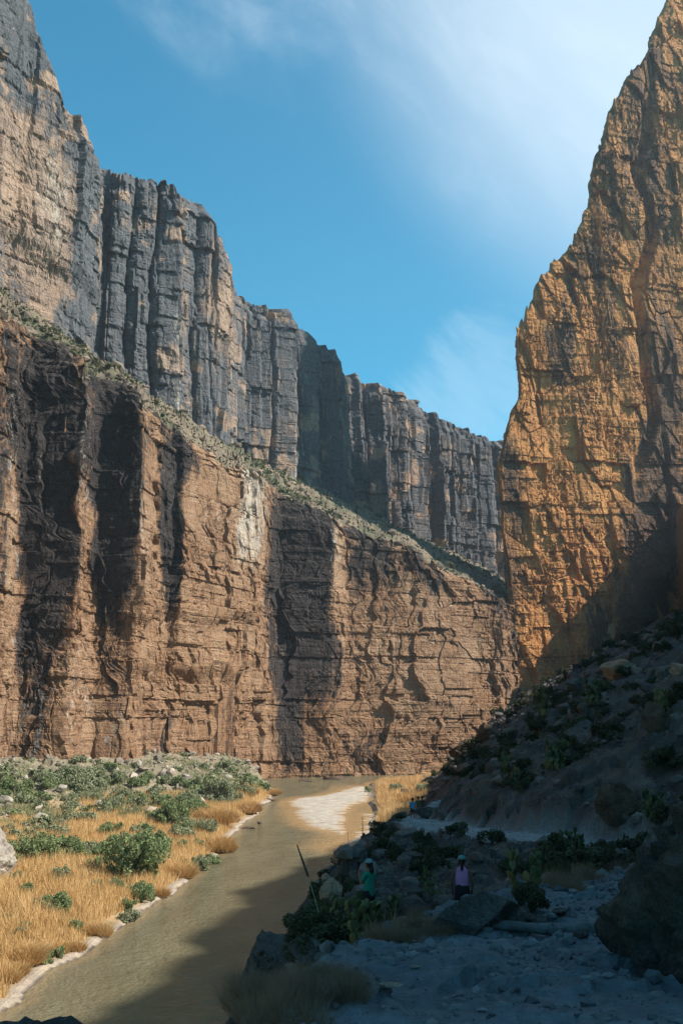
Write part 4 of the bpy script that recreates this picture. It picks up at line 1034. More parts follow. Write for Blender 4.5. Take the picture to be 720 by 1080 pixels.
# ---- round golden clumps by the water
def multi(seed, k, n, R_, h, wd, lean):
    r = np.random.default_rng(seed); out_ = []
    for i in range(k):
        a = r.uniform(0, 6.28); d = .85 * math.sqrt(r.random()) * (i > 0); q = r.uniform(.3, .55)
        v, f, c = blades(seed * 31 + i, n // k, q, h * r.uniform(.6, 1.05), wd, lean); v[:, 0] += d * math.cos(a); v[:, 1] += d * math.sin(a); out_.append((v, f, np.clip(c * .6 + r.uniform(-.1, .5), 0, 1)))
    return merge(out_)
GB = [mkq('grass_clump', *multi(70 + i, 14, 7000, 1, .85, .032, .8), m_gold, None, False) for i in range(3)]
def gclump(px, py, wpx, label, tall=1.0):
    x, y, z = place(px, py, 50); r = wpx * y / FPX
    o = GB[random.randrange(3)].copy(); COL.objects.link(o); o.location = (x, y, z - .1); o.scale = (r, r, r * tall); o.rotation_euler = (0, 0, random.uniform(0, 6)); return tag(o, label, 'grass clump', 'golden grass clumps along the water')
for a in [(190, 923, 17, 'broad golden grass clump at the water edge, right of the big green thicket'), (162, 944, 12, 'round golden grass clump between the thicket and the beach'), (230, 896, 19, 'large golden grass clump by the beach in the middle of the bank'),
          (228, 866, 20, 'wide golden grass clump behind the grey green bushes'), (259, 856, 14, 'tall golden grass clump leaning over the beach near the river bend'), (288, 838, 8, 'last golden grass clump before the river bend'),
          (205, 878, 12, 'golden grass clump half hidden by the dark green willow'), (100, 985, 16, 'rust gold grass clump on the bank at lower left'), (30, 1012, 22, 'rust gold grass clump at the lower left above the beach'), (8, 1030, 18, 'golden grass clump cut by the left picture edge near the beach'),
          (70, 1002, 14, 'golden grass clump between two others at the lower left beach'), (262, 838, 9, 'small golden grass clump behind the one that leans over the beach')]:
    gclump(*a)

# ---- bushes of the left bank
for px, py, wpx, kind, tall, lab in [
    (142, 925, 34, 'green', 1.15, 'big dark green willow thicket in the middle of the left bank'), (118, 905, 18, 'green', 1.1, 'dark green bush joined to the left side of the big thicket'), (160, 905, 18, 'green', 1.2, 'upright green bush behind the big thicket'),
    (150, 950, 16, 'green', 1.0, 'green bush at the lower end of the big thicket'), (136, 972, 11, 'sage', 1.0, 'grey green bush beside the beach below the big thicket'),
    (183, 870, 20, 'green', 1.15, 'tall green bush in front of the bushes at the river bend'), (205, 862, 16, 'green', 1.0, 'green bush right of the tall one near the river bend'), (198, 850, 14, 'sage', 1.1, 'pale green bush behind the tall one near the river bend'),
    (232, 845, 18, 'sage', 1.1, 'wide grey green bush near the end of the left bank'), (258, 838, 12, 'sage', 1.1, 'grey green bush behind the golden clump at the bend'), (276, 834, 9, 'green', 1.1, 'last green bush at the tip of the left bank'),
    (208, 918, 15, 'sage', 1.0, 'grey green bush above the beach right of the broad golden clump'), (225, 912, 10, 'green', 1.0, 'small green bush at the beach edge'), (221, 891, 6, 'green', 1.1, 'small green bush inside the golden clump in the middle of the bank'), (208, 893, 7, 'green', 1.0, 'round green bush left of the golden clump in the middle'),
    (216, 878, 14, 'sage', .9, 'low grey green bush spread behind the middle golden clump'), (190, 884, 12, 'sage', .9, 'pale low bush at the right shoulder of the thicket'),
    (110, 881, 10, 'green', 1.2, 'round green bush standing in pale grass, left of three'), (123, 878, 7, 'green', 1.1, 'small green bush just right of the round one in pale grass'), (129, 864, 7, 'green', 1.1, 'small bush farther back in the pale grass'),
    (58, 961, 18, 'green', .95, 'dark green bush alone in the golden grass at lower left'), (44, 958, 10, 'green', .9, 'small dark bush on the left side of the lone dark bush'), (40, 908, 24, 'green', 1.0, 'broad green thicket near the huge white boulder'),
    (22, 900, 16, 'green', 1.0, 'green bush between the broad thicket and the white boulder'), (70, 903, 20, 'green', .9, 'green bush on the right of the broad thicket'), (92, 900, 13, 'sage', .9, 'pale green bush linking the two thickets'),
    (48, 1016, 8, 'green', 1.3, 'thin green bush near the beach at lower left'), (62, 1010, 7, 'green', 1.3, 'small thin green bush right of another near the lower beach'), (79, 980, 8, 'green', 1.1, 'small green bush in rust coloured grass near the beach'),
    (112, 985, 6, 'green', 1.0, 'tiny green bush on the edge of the beach below the thicket'), (135, 960, 9, 'green', 1.2, 'narrow green bush left of the lower thicket'), (20, 985, 7, 'sage', 1.0, 'grey green tuft in the golden grass at the left edge')]:
    x, y, z = place(px, py, 50); r = 1.15 * wpx * y / FPX
    shrub(x, y, z, r, kind, lab, None, 'bush', 'willow_bush' if kind == 'green' else 'sage_bush', tall, 2 if wpx > 12 else 1)
r2 = random.Random(8)
for cx, cy, sx, sy, n_, kd in [(140, 922, 38, 22, 16, 'green'), (60, 900, 55, 10, 16, 'green'), (200, 866, 42, 12, 18, 'green'), (240, 845, 36, 7, 12, 'sage'), (215, 905, 26, 14, 9, 'sage'), (60, 868, 60, 10, 16, 'sage'), (110, 848, 60, 8, 14, 'sage'), (40, 950, 40, 40, 9, 'green'), (20, 835, 50, 14, 16, 'green'), (90, 825, 70, 12, 16, 'sage'), (190, 830, 60, 8, 12, 'green'), (150, 905, 30, 25, 12, 'green'), (150, 955, 45, 18, 9, 'green'), (225, 895, 30, 22, 9, 'green'), (150, 850, 40, 8, 8, 'green')]:
    for q in range(n_):
        px, py = r2.gauss(cx, sx * .55), r2.gauss(cy, sy * .55)
        if px < -8: continue
        x, y, z = place(px, py, 50); dn_ = height(np.array([x]), np.array([y]), True)[2][0]
        if dn_ < 3.5 or z < .8: continue
        shrub(x, y, z, r2.uniform(6.5, 12) * y / FPX, kd if r2.random() < .8 else 'sage', 'bush on the left bank', 'bushes of the left bank thickets', 'bush', 'sage_bush', r2.uniform(.9, 1.25), 1)
cnt = 0
while cnt < 170:
    x = r2.uniform(-85, -20); y = r2.uniform(120, 272)
    Ha, _, dn, dw, *_r = height(np.array([x]), np.array([y]), True)
    px, py = proj(x, y, Ha[0])
    if not (-10 < px < 300) or dn[0] < 5 or dw[0] < 2.5: continue
    if dw[0] > 44 and r2.random() < .55: continue
    near_w = dw[0] < 22
    shrub(x, y, float(Ha[0]), r2.uniform(.9, 2.6) * (1 if near_w else .8), 'sage' if r2.random() < .7 else 'green', 'low grey green bush on the stony ground under the left wall' if near_w else 'small grey green bush between the grass and the talus on the left bank',
          'bushes on the talus under the left wall' if near_w else 'small bushes scattered on the left bank', 'bush', 'sage_bush', r2.uniform(.7, 1.0), 0)
    cnt += 1
for px, py, wpx, kind, lab in [(418, 835, 9, 'sage', 'grey green bush standing in the golden grass beyond the sand bar'), (446, 836, 11, 'sage', 'grey green bush beside the slope in the far golden field'), (422, 858, 6, 'sage', 'small grey bush between golden grass and the shaded slope'),
                               (431, 852, 7, 'sage', 'pale bush just left of the far hikers'), (398, 860, 4, 'sage', 'tiny grey bush low in the far golden field'), (460, 808, 10, 'sage', 'pale bush at the far end of the golden field, next to the slope'), (423, 806, 7, 'sage', 'small pale bush on the far rim of the golden field'),
                               (441, 809, 7, 'sage', 'pale bush between two others on the far rim of the golden field'), (388, 835, 5, 'green', 'dark little bush at the inner tip of the sand bar')]:
    x, y, z = place(px, py, 122); r = wpx * y / FPX
    shrub(x, y, z, r, kind, lab, None, 'bush', 'sage_bush', 1.0, 1)

# ---- scrub on the shaded slope
def slope_shrubs(n, yr, ur, rr, label, group, rich, seed, tall=(.7, 1.0)):
    r = random.Random(seed); k = 0; tries = 0
    while k < n and tries < 20000:
        tries += 1
        y = math.exp(r.uniform(math.log(yr[0]), math.log(yr[1]))); x = y * r.uniform(*ur)
        Hh, tm_, dn_, *_q = height(np.array([x]), np.array([y]), True)
        if Hh[0] < 3.5 or (70 < y < 112 and x < 11) or tm_[0] > .05 or seg_dist(np.array([x]), np.array([y]), TRAIL)[0][0] < 1.6: continue
        if 12 < y < 30 and min(abs(x / y - .027), abs(x / y - .121)) < .045: continue
        if abs(x - .8) < 1.2 and abs(y - 29) < 3 or abs(x - 3.6) < 1.2 and 25 < y < 31: continue
        if fbm(np.array([x * .12]), np.array([y * .12]), o=2, seed=195)[0] < -.15: continue
        if group.startswith('scrub bushes below') and x / y > .2: continue
        shrub(x, y, float(Hh[0]), r.uniform(*rr) * (.45 + y / 130), 'scrub', label, group, 'shrub', 'desert_shrub', r.uniform(*tall), rich)
        k += 1
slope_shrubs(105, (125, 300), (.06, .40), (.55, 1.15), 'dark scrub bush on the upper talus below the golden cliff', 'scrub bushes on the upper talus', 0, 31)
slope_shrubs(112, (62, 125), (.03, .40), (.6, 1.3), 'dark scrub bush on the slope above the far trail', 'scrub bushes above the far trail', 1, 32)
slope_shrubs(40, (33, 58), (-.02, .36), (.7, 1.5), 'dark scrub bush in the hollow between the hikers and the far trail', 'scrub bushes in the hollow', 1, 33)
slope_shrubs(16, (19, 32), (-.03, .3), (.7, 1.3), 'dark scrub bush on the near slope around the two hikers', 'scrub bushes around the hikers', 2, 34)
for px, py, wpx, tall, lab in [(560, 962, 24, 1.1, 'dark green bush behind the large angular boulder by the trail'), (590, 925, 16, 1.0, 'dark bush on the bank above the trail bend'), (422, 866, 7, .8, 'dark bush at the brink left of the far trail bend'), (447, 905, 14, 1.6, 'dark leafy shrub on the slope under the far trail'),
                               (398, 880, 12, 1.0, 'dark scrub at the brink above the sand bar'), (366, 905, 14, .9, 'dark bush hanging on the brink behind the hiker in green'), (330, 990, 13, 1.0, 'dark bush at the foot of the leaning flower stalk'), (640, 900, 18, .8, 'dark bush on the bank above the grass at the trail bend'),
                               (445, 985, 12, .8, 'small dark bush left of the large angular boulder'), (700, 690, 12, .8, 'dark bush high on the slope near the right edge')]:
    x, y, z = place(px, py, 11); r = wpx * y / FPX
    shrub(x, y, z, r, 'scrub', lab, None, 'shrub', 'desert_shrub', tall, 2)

# scrub on the bench: thousands of tufts on a far ledge
r_ = np.random.default_rng(41); k = r_.integers(40, BX.shape[0] - 2, 12000); j = r_.integers(1, 34, 12000)
q_ = fbm(BX[k, j] * .06, BY[k, j] * .06, o=3, seed=199) + .25 * r_.normal(size=12000) > .22; k = k[q_][:2400]; j = j[q_][:2400]; NB = len(k)
V_, F_, A_ = crown(5, 60, 5, .34, .7, .4); ps = []
sc = (.35 + .5 * r_.pareto(3, NB)).clip(.3, 2.2) * (.5 + BY[k, j] / 500); an = r_.uniform(0, 6.28, NB)
ca, sa = np.cos(an), np.sin(an)
P = np.stack([V_[None, :, 0] * ca[:, None] - V_[None, :, 1] * sa[:, None], V_[None, :, 0] * sa[:, None] + V_[None, :, 1] * ca[:, None], np.repeat(V_[None, :, 2], NB, 0) * .75], -1) * sc[:, None, None]
P += np.stack([BX[k, j], BY[k, j], BZ[k, j]], 1)[:, None, :]
F = (F_[None] + (np.arange(NB) * len(V_))[:, None, None]).reshape(-1, 4)
o = mk('bench_scrub', P.reshape(-1, 3), F, m_bench, False, {'rnd': np.tile(A_, NB)}); tag(o, 'pale green scrub dotted over the bench between the left walls', None, None, 'stuff')
k = r_.integers(40, BX.shape[0] - 2, 5000); j = (r_.random(5000) ** 1.5 * 33).astype(int)
stones('bench_stones', np.stack([BX[k, j], BY[k, j], BZ[k, j] + .2], 1), (.2 + .25 * r_.pareto(2.4, 5000)).clip(.2, 2.2), m_sc_b, 'pale broken stones lying on the bench between the left walls', 42)

# ---- prickly pears
def pear_pads(seed, n, size=.17):
    r = random.Random(seed); mb = MB(); V0, F0 = ICO[2]; base = []
    def pad(p, az, tilt, s, lvl):
        lx, lz, th = s * r.uniform(.62, .78), s, s * .11
        V = V0 * np.array([lx, th, lz]); V[:, 0] *= (1 + .22 * V[:, 2] / lz)
        V[:, 2] += lz * .93
        ct, st = math.cos(tilt), math.sin(tilt); roll = r.uniform(-.7, .7) if lvl else r.uniform(-.3, .3)
        x = V[:, 0] * math.cos(roll) + V[:, 2] * math.sin(roll); z = -V[:, 0] * math.sin(roll) + V[:, 2] * math.cos(roll); y = V[:, 1]
        y, z = y * ct - z * st, y * st + z * ct
        ca, sa = math.cos(az), math.sin(az)
        W = np.stack([x * ca - y * sa, x * sa + y * ca, z], 1) + p
        mb.add(W, F0, r.random())
        top = np.array([2 * lz * .93 * math.sin(roll), 0, 2 * lz * .93 * math.cos(roll)]); yy_, zz_ = -top[2] * st, top[2] * ct
        return p + np.array([top[0] * ca - yy_ * sa, top[0] * sa + yy_ * ca, zz_])
    tips = []
    for i in range(max(2, n // 6)):
        a = r.uniform(0, 6.28); d = r.uniform(0, .5)
        tips.append((pad(np.array([d * math.cos(a), d * math.sin(a), -.03]), r.uniform(0, 6.28), r.uniform(-.35, .35), size * r.uniform(.9, 1.2), 0), 1))
    while n > 0 and tips:
        p, l = tips.pop(r.randrange(len(tips)))
        for q in range(r.choice((1, 2, 2, 3))):
            t = pad(p - np.array([0, 0, size * .12]), r.uniform(0, 6.28), r.uniform(-.6, .6), size * r.uniform(.7, 1.05), l); n -= 1
            if l < 4: tips.append((t, l + 1))
    return mb
PP = {}
def pear(x, y, z, s, label, v, n=28, group=None):
    near = y < 40
    if (v, n) not in PP: PP[(v, n)] = (pear_pads(v, n).build('pad', m_pad, None, True, False), stems(v, 4, .25, .04, .3).build('stem', m_stem, None, True, False))
    e = empty('prickly_pear', (x, y, z), random.uniform(0, 6.28), s); tag(e, label, 'cactus', group)
    fo, stm = PP[(v, n)]
    c = stm.copy(); COL.objects.link(c); c.parent = e
    if not near:
        c = fo.copy(); c.name = 'merged_pads'; COL.objects.link(c); c.parent = e; return  # far plant: all its pads stay in one mesh
    if (v, n, 'p') not in PP:
        mb = pear_pads(v, n); PP[(v, n, 'p')] = []
        for V, F, A in zip(mb.V, mb.F, mb.A):
            m1 = MB(); m1.add(V, F - F.min(), A[0]); PP[(v, n, 'p')].append(m1.build('pad', m_pad, None, True, False))
    for p in PP[(v, n, 'p')][:98]:
        c = p.copy(); COL.objects.link(c); c.parent = e
for px, py, y0, s, v, n, lab in [(392, 990, 11, .95, 1, 70, 'wide prickly pear in front of the legs of the hiker in green'), (366, 994, 11, 1.05, 2, 60, 'prickly pear thicket left of the one before the hiker in green'), (352, 1000, 11, .8, 5, 30, 'prickly pear at the brink beside the leaning flower stalk'),
                                 (378, 1008, 11, .9, 7, 16, 'tall narrow prickly pear with long upright pads nearest the camera'), (412, 975, 14, .8, 3, 30, 'prickly pear right of the hiker in green'),
                                 (692, 862, 20, 1.7, 4, 70, 'big prickly pear on the rocks above the trail at the right edge'), (548, 945, 12, .7, 6, 26, 'yellowish prickly pear behind the large angular boulder'), (448, 930, 20, .9, 3, 30, 'prickly pear on the slope between the two hikers'), (455, 945, 20, .8, 5, 30, 'prickly pear just left of the hiker in pink'),
                                 (535, 820, 60, 2.4, 2, 60, 'prickly pear on the bank above the middle of the far trail'), (548, 830, 60, 2.0, 3, 30, 'lower prickly pear on the bank above the middle of the far trail'), (585, 812, 60, 2.4, 1, 70, 'prickly pear high on the bank above the right part of the far trail'),
                                 (600, 905, 30, 1.4, 2, 60, 'prickly pear in the hollow below the right end of the far trail'), (625, 745, 80, 3.2, 1, 70, 'prickly pear below the grey boulder on the upper slope'), (700, 760, 50, 2.6, 4, 70, 'prickly pear next to the tall brown boulder'), (570, 760, 90, 3.4, 2, 60, 'prickly pear near the cliff corner on the upper slope')]:
    x, y, z = place(px, py, y0); pear(x, y, z, s * (.72 if y < 40 else .62), lab, v, n)

# ---- leaning flower stalk with its rosette
x, y, z = place(342, 986, 11)
e = empty('sotol_plant', (x, y, z)); tag(e, 'spiky rosette with one long leaning flower stalk against the dark water', 'plant')
mb = MB(); r = random.Random(3)
for i in range(110):
    a = r.uniform(0, 6.28); el = r.uniform(.1, 1.45); L = r.uniform(.35, .6); d = np.array([math.cos(a) * math.cos(el), math.sin(a) * math.cos(el), math.sin(el)])
    p0 = np.array([0, 0, .08]); p1 = p0 + d * L * .55 + np.array([0, 0, .03]); p2 = p0 + d * L - np.array([0, 0, .10 * math.cos(el)])
    sd_ = np.cross(d, [0, 0, 1]); sd_ /= np.linalg.norm(sd_) + 1e-6
    V = np.array([p0 - sd_ * .012, p0 + sd_ * .012, p1 + sd_ * .008, p2, p1 - sd_ * .008]); mb.add(V, np.array([(0, 1, 2, 4), (4, 2, 3, 3)]), r.random())
mb.build('leaf_rosette', m_scrub, e, False)
tipx, tipz = unproj(313, 891, y + .2); tip = np.array([tipx - x, .2, tipz - z])
q = np.linspace(0, 1, 12)[:, None]; pts = tip * q + np.array([0.03, 0, 0]) * np.sin(q * 3.1) * 1.2
m_stalk = M('stalk_green', f_flat((.12, .19, .13), .7, .2)); m_head = M('flower_head', f_flat((.06, .05, .035), .95, .4, 20))
mb = MB(); tube(mb, pts[:8], np.linspace(.014, .011, 8), 7); mb.build('flower_stalk', m_stalk, e)
mb = MB(); hp = pts[7:]; tube(mb, hp, [.016, .026, .024, .018, .006], 8)
for i in range(240):
    f = random.random(); c = hp[0] + (hp[-1] - hp[0]) * f; a = random.uniform(0, 6.28); rr_ = .03 * (1 - f * .7)
    v = np.array([math.cos(a), math.sin(a), .3]); V0, F0 = ICO[1]; mb.add(V0 * .010 + c + v * rr_, F0, random.random())
mb.build('seed_head', m_head, e)
for px, py, py2, lab in [(367, 893, 855 + 22, 'thin dead stalk on the brink in front of the sand bar'), (382, 884, 861, 'thin dead stalk right of the other one in front of the sand bar')]:
    x, y, z = place(px, py, 40, 110); _, zt = unproj(px, py2, y); mb = MB(); tube(mb, [(0, 0, -.2), (.02, 0, (zt - z) * .5), (0, 0, zt - z)], [.035, .03, .02], 5)
    o = mb.build('dead_stalk', m_stem); o.location = (x, y, z); tag(o, lab, 'stalk')

# ---- dry grass clumps near the trail
SB = [mkq('grass_clump', *multi(90 + i, 6, 1500, 1, .9, .011, 1.0), m_straw, None, False) for i in range(3)]
gl = [(398, 1000, 14), (415, 992, 15), (432, 990, 14), (448, 985, 14), (462, 978, 13), (474, 985, 11), (425, 975, 11), (440, 968, 10), (385, 1015, 10)]
for i, (px, py, wpx) in enumerate(gl):
    x, y, z = place(px, py, 10); s_ = wpx * y / FPX * 1.5; o = SB[i % 3].copy(); COL.objects.link(o); o.location = (x, y, z - .03); o.scale = (s_,) * 3; o.rotation_euler = (0, 0, i * 1.7)
    tag(o, 'dry straw coloured grass clump between the cactus and the large angular boulder', 'grass clump', 'dry grass clumps below the hikers')
gl = [(262, 1070, 34), (290, 1062, 30), (318, 1048, 28), (345, 1058, 28), (305, 1078, 34), (335, 1030, 20), (275, 1045, 22), (358, 1036, 18), (255, 1050, 22)]
for i, (px, py, wpx) in enumerate(gl):
    x, y, z = place(px, py, 4); s_ = wpx * y / FPX * 1.3; o = SB[i % 3].copy(); COL.objects.link(o); o.location = (x, y, z - .03); o.scale = (s_,) * 3; o.rotation_euler = (0, 0, i * 1.7)
    tag(o, 'dry grass clump on the rocks left of the near trail', 'grass clump', 'dry grass clumps on the near rocks')
gl = [(588, 938, 14), (602, 932, 15), (616, 926, 15), (630, 920, 14), (610, 940, 12), (642, 916, 11)]
for i, (px, py, wpx) in enumerate(gl):
    x, y, z = place(px, py, 14); s_ = wpx * y / FPX * 1.5; o = SB[i % 3].copy(); COL.objects.link(o); o.location = (x, y, z - .03); o.scale = (s_,) * 3; o.rotation_euler = (0, 0, i * 1.7)
    tag(o, 'brown dry grass clump on the bank beyond the trail bend', 'grass clump', 'dry grass clumps beyond the trail bend')

# ---- log step
xa, ya, za = place(486, 981, 8, 14); xb, yb, zb_ = place(640, 983, 8, 14)
mb = MB(); q = np.linspace(0, 1, 14)
pts = np.stack([xa + (xb - xa) * q, ya + (yb - ya) * q + .03 * np.sin(q * 5), za + (zb_ - za) * q + .03 + .015 * np.sin(q * 7)], 1)
tube(mb, pts, .035 + .035 * q + .006 * np.sin(q * 23), 12)
for f in (.28, .66):
    i = int(f * 13); tube(mb, [pts[i], pts[i] + np.array([.02, -.05, .07])], [.018, .010], 6)
o = mb.build('log', m_log); tag(o, 'weathered grey log laid across the trail as a step', 'log')

# ------------------------------------------------------------------ hikers
def skin_obj(name, verts, edges, radii, mat, parent, root=0, sub=2, extra=None):
    me = bpy.data.meshes.new(name); me.from_pydata(verts, edges, []); me.materials.append(mat)
    o = bpy.data.objects.new(name, me); COL.objects.link(o); o.parent = parent
    o.modifiers.new('Skin', 'SKIN')
    for i, v in enumerate(me.skin_vertices[0].data):
        rr = radii[i]; v.radius = rr if isinstance(rr, tuple) else (rr, rr); v.use_root = (i == root)
    m = o.modifiers.new('Subsurf', 'SUBSURF'); m.levels = sub; m.render_levels = sub
    for p in me.polygons: p.use_smooth = True
    return o
m_skin = M('skin_brown', f_flat((.16, .085, .055), .6, .08)); m_skin2 = M('skin_dark', f_flat((.10, .05, .033), .6, .08))
m_teal = M('cloth_green', f_flat((.018, .15, .105), .9, .12)); m_pink = M('cloth_pink', f_flat((.34, .15, .29), .9, .1)); m_black = M('cloth_black', f_flat((.012, .011, .012), .9, .1))
m_cap = M('cloth_pale_blue', f_flat((.13, .20, .23), .9, .1)); m_cap2 = M('cloth_dark_teal', f_flat((.07, .17, .17), .9, .1)); m_hair = M('hair_black', f_flat((.008, .006, .006), .6, .1))
m_blue = M('cloth_blue', f_flat((.04, .22, .48), .9, .1)); m_olive = M('cloth_olive', f_flat((.05, .075, .04), .9, .1)); m_phone = M('phone_black', f_flat((.008, .008, .01), .3, .05)); m_sock = M('sock_pale', f_flat((.5, .56, .6), .9, .05)); m_shoe = M('shoe_grey', f_flat((.05, .05, .055), .8, .2))
m_dark = M('cloth_brown', f_flat((.05, .03, .025), .9, .1)); m_eye = M('eye_white', f_flat((.5, .5, .48), .3, .02))
def person(loc, rz, label, skin, top, legs, cap, arms, hair_long=True, tank=False, phone=False, wide=1.0, tiny=False, s=1.0, stance=.1, shorts_len=.75):
    """figure facing local +y; arms: for each side the elbow and wrist, as offsets in metres"""
    e = empty('person', loc, rz, s); tag(e, label, 'person')
    V = [(0, 0, .95), (0, 0, 1.10), (0, .01, 1.28), (0, 0, 1.43), (0, .01, 1.52), (0, .02, 1.60), (0, .02, 1.68), (0, .02, 1.755)]
    Rr = [(.155 * wide, .11), (.135 * wide, .10), (.155 * wide, .11), (.10, .075), (.052, .052), (.075, .085), (.083, .10), (.062, .075)]
    E = [(i, i + 1) for i in range(7)]
    V.append((0, .128, 1.645)); Rr.append(.014); E.append((6, len(V) - 1))                      # nose
    idx = {}
    for sd in (-1, 1):
        V.append((sd * .095, .02, 1.66)); Rr.append((.012, .02)); E.append((6, len(V) - 1))      # ear
        b = len(V)
        hip, kn, an, to = (sd * .095 * wide, 0, .86), (sd * (.10 + stance * .3), .03 + .05 * sd * stance * 5, .49), (sd * (.10 + stance * .5), -.02 + .06 * sd * stance * 5, .09), (sd * (.11 + stance * .5), .13 + .06 * sd * stance * 5, .035)
        V += [hip, kn, an, to]; Rr += [(.092 * wide, .095), (.056, .06), (.038, .04), (.04, .028)]; E += [(0, b), (b, b + 1), (b + 1, b + 2), (b + 2, b + 3)]
        idx[sd] = b
        el, wr = arms[0 if sd < 0 else 1]; a = len(V)
        sh = (sd * .185 * (.5 + .5 * wide), 0, 1.40)
        pw = tuple(wr); d = np.array(wr) - np.array(el); d = d / np.linalg.norm(d)
        palm = tuple(np.array(wr) + d * .075)
        V += [sh, tuple(el), pw, palm]; Rr += [(.055, .055), (.042, .042), (.028, .026), (.038, .018)]
        E += [(3, a), (a, a + 1), (a + 1, a + 2), (a + 2, a + 3)]
        side = np.cross(d, [0, 1, 0]); side = side / (np.linalg.norm(side) + 1e-6)
        bend = np.array([0, .3, 0]) if abs(d[1]) < .8 else np.array([0, 0, .3])
        if not tiny:
            for f, L in zip((-1.5, -.5, .5, 1.5), (.062, .075, .07, .055)):
                p = np.array(palm) + side * f * .017; k = len(V)
                V += [tuple(p + d * .02), tuple(p + d * (.02 + L * .5)), tuple(p + d * (.02 + L * .9) + bend * .05)]; Rr += [.009, .0085, .007]
                E += [(a + 3, k), (k, k + 1), (k + 1, k + 2)]
            k = len(V); p = np.array(wr) + d * .03 - side * .035
            V += [tuple(p), tuple(p + d * .04 - side * .018)]; Rr += [.011, .009]; E += [(a + 2, k), (k, k + 1)]
        idx[sd, 'a'] = a
    skin_obj('body', V, E, Rr, skin, e, 0, 2)
    # top
    g = lambda r_, q: (r_[0] + q, r_[1] + q) if isinstance(r_, tuple) else (r_ + q, r_ + q)
    if tank:
        tv = [(0, 0, .88), V[1], (0, .0, 1.27), (0, -.02, 1.42)]; tr = [g(Rr[0], .006), g(Rr[1], .03), g(Rr[2], .03), (.085, .12)]
        te = [(0, 1), (1, 2), (2, 3)]
        for sd in (-1, 1): tv.append((sd * .09, -.015, 1.53)); tr.append((.036, .075)); te.append((3, len(tv) - 1))
        skin_obj('tank_top', tv, te, tr, top, e, 0, 2)
    else:
        tv = [(0, 0, .74), V[1], V[2], (0, 0, 1.44)]; tr = [g(Rr[0], .04), g(Rr[1], .045), g(Rr[2], .035), g(Rr[3], .03)]; te = [(0, 1), (1, 2), (2, 3)]
        for sd in (-1, 1):
            a = idx[sd, 'a']; sh, el = np.array(V[a]), np.array(V[a + 1]); k = len(tv)
            tv += [tuple(sh), tuple(sh + (el - sh) * .75)]; tr += [(.08, .08), (.078, .078)]; te += [(3, k), (k, k + 1)]
        skin_obj('shirt', tv, te, tr, top, e, 0, 2)
    bv = [(0, 0, 1.14), (0, 0, .95)]; br = [g(Rr[1], .012), g(Rr[0], .03)]; be = [(0, 1)]
    for sd in (-1, 1):
        h_, k_ = np.array(V[idx[sd]]), np.array(V[idx[sd] + 1]); k = len(bv)
        bv += [tuple(h_), tuple(h_ + (k_ - h_) * shorts_len)]; br += [(.118 * wide, .12), (.11 * wide, .115)]; be += [(1, k), (k, k + 1)]
    skin_obj('shorts', bv, be, br, legs, e, 0, 2)
    for sd in (-1, 1):
        an, to = np.array(V[idx[sd] + 2]), np.array(V[idx[sd] + 3]); kn = np.array(V[idx[sd] + 1])
        skin_obj('shoe', [tuple(an - [0, .04, .03]), tuple(an - [0, 0, .02]), tuple(to), tuple(to + [0, .05, -.005])], [(0, 1), (1, 2), (2, 3)], [.045, .052, (.048, .036), (.035, .028)], m_shoe, e, 1, 1)
        if not tiny: skin_obj('sock', [tuple(an + [0, 0, .02]), tuple(an + (kn - an) * .45)], [(0, 1)], [.048, .058], m_sock, e, 0, 1)
    # hair and cap
    mb = MB(); V0, F0 = ICO[3]
    H = V0 * np.array([.102, .118, .118]) + np.array([0, -.012, 1.69]); keep = (H[:, 1] < .055) | (H[:, 2] > 1.74)
    H[~keep] = H[~keep] * .0 + (V0[~keep] * np.array([.07, .07, .08]) + np.array([0, 0, 1.68])); mb.add(H, F0)
    if hair_long: tube(mb, [(0, -.07, 1.66), (0, -.09, 1.58), (.0, -.10, 1.50), (.0, -.10, 1.43)], [.085, .085, .075, .04], 12, flat=.5)
    mb.build('hair', m_hair, e)
    mb = MB(); Cc = V0 * np.array([.112, .125, .10]) + np.array([0, .0, 1.735]); Cc[:, 2] = np.maximum(Cc[:, 2], 1.725); mb.add(Cc, F0)
    q = np.linspace(-1.1, 1.1, 9); inner = np.stack([.11 * np.sin(q), .118 * np.cos(q) * .95, 1.735 + 0 * q], 1); outer = np.stack([.10 * np.sin(q), .118 * np.cos(q) * .9 + .085 * np.cos(q * .8), 1.715 + 0 * q], 1)
    B = np.concatenate([inner, outer, inner + [0, 0, .008], outer + [0, 0, .008]]); F = []
    for i in range(8): F += [(i, i + 1, 9 + i + 1, 9 + i), (18 + i, 27 + i, 27 + i + 1, 18 + i + 1), (9 + i, 9 + i + 1, 27 + i + 1, 27 + i)]
    mb.add(B, np.array(F)); mb.build('cap', cap, e)
    if not tiny:
        for sd in (-1, 1):
            mb = MB(); V1, F1 = ICO[2]; mb.add(V1 * .013 + np.array([sd * .034, .108, 1.665]), F1); mb.build('eye', m_eye, e)
        mb = MB(); tube(mb, [(-.022, .112, 1.598), (0, .118, 1.596), (.022, .112, 1.598)], .006, 6); mb.build('mouth', m_dark, e)
    return e
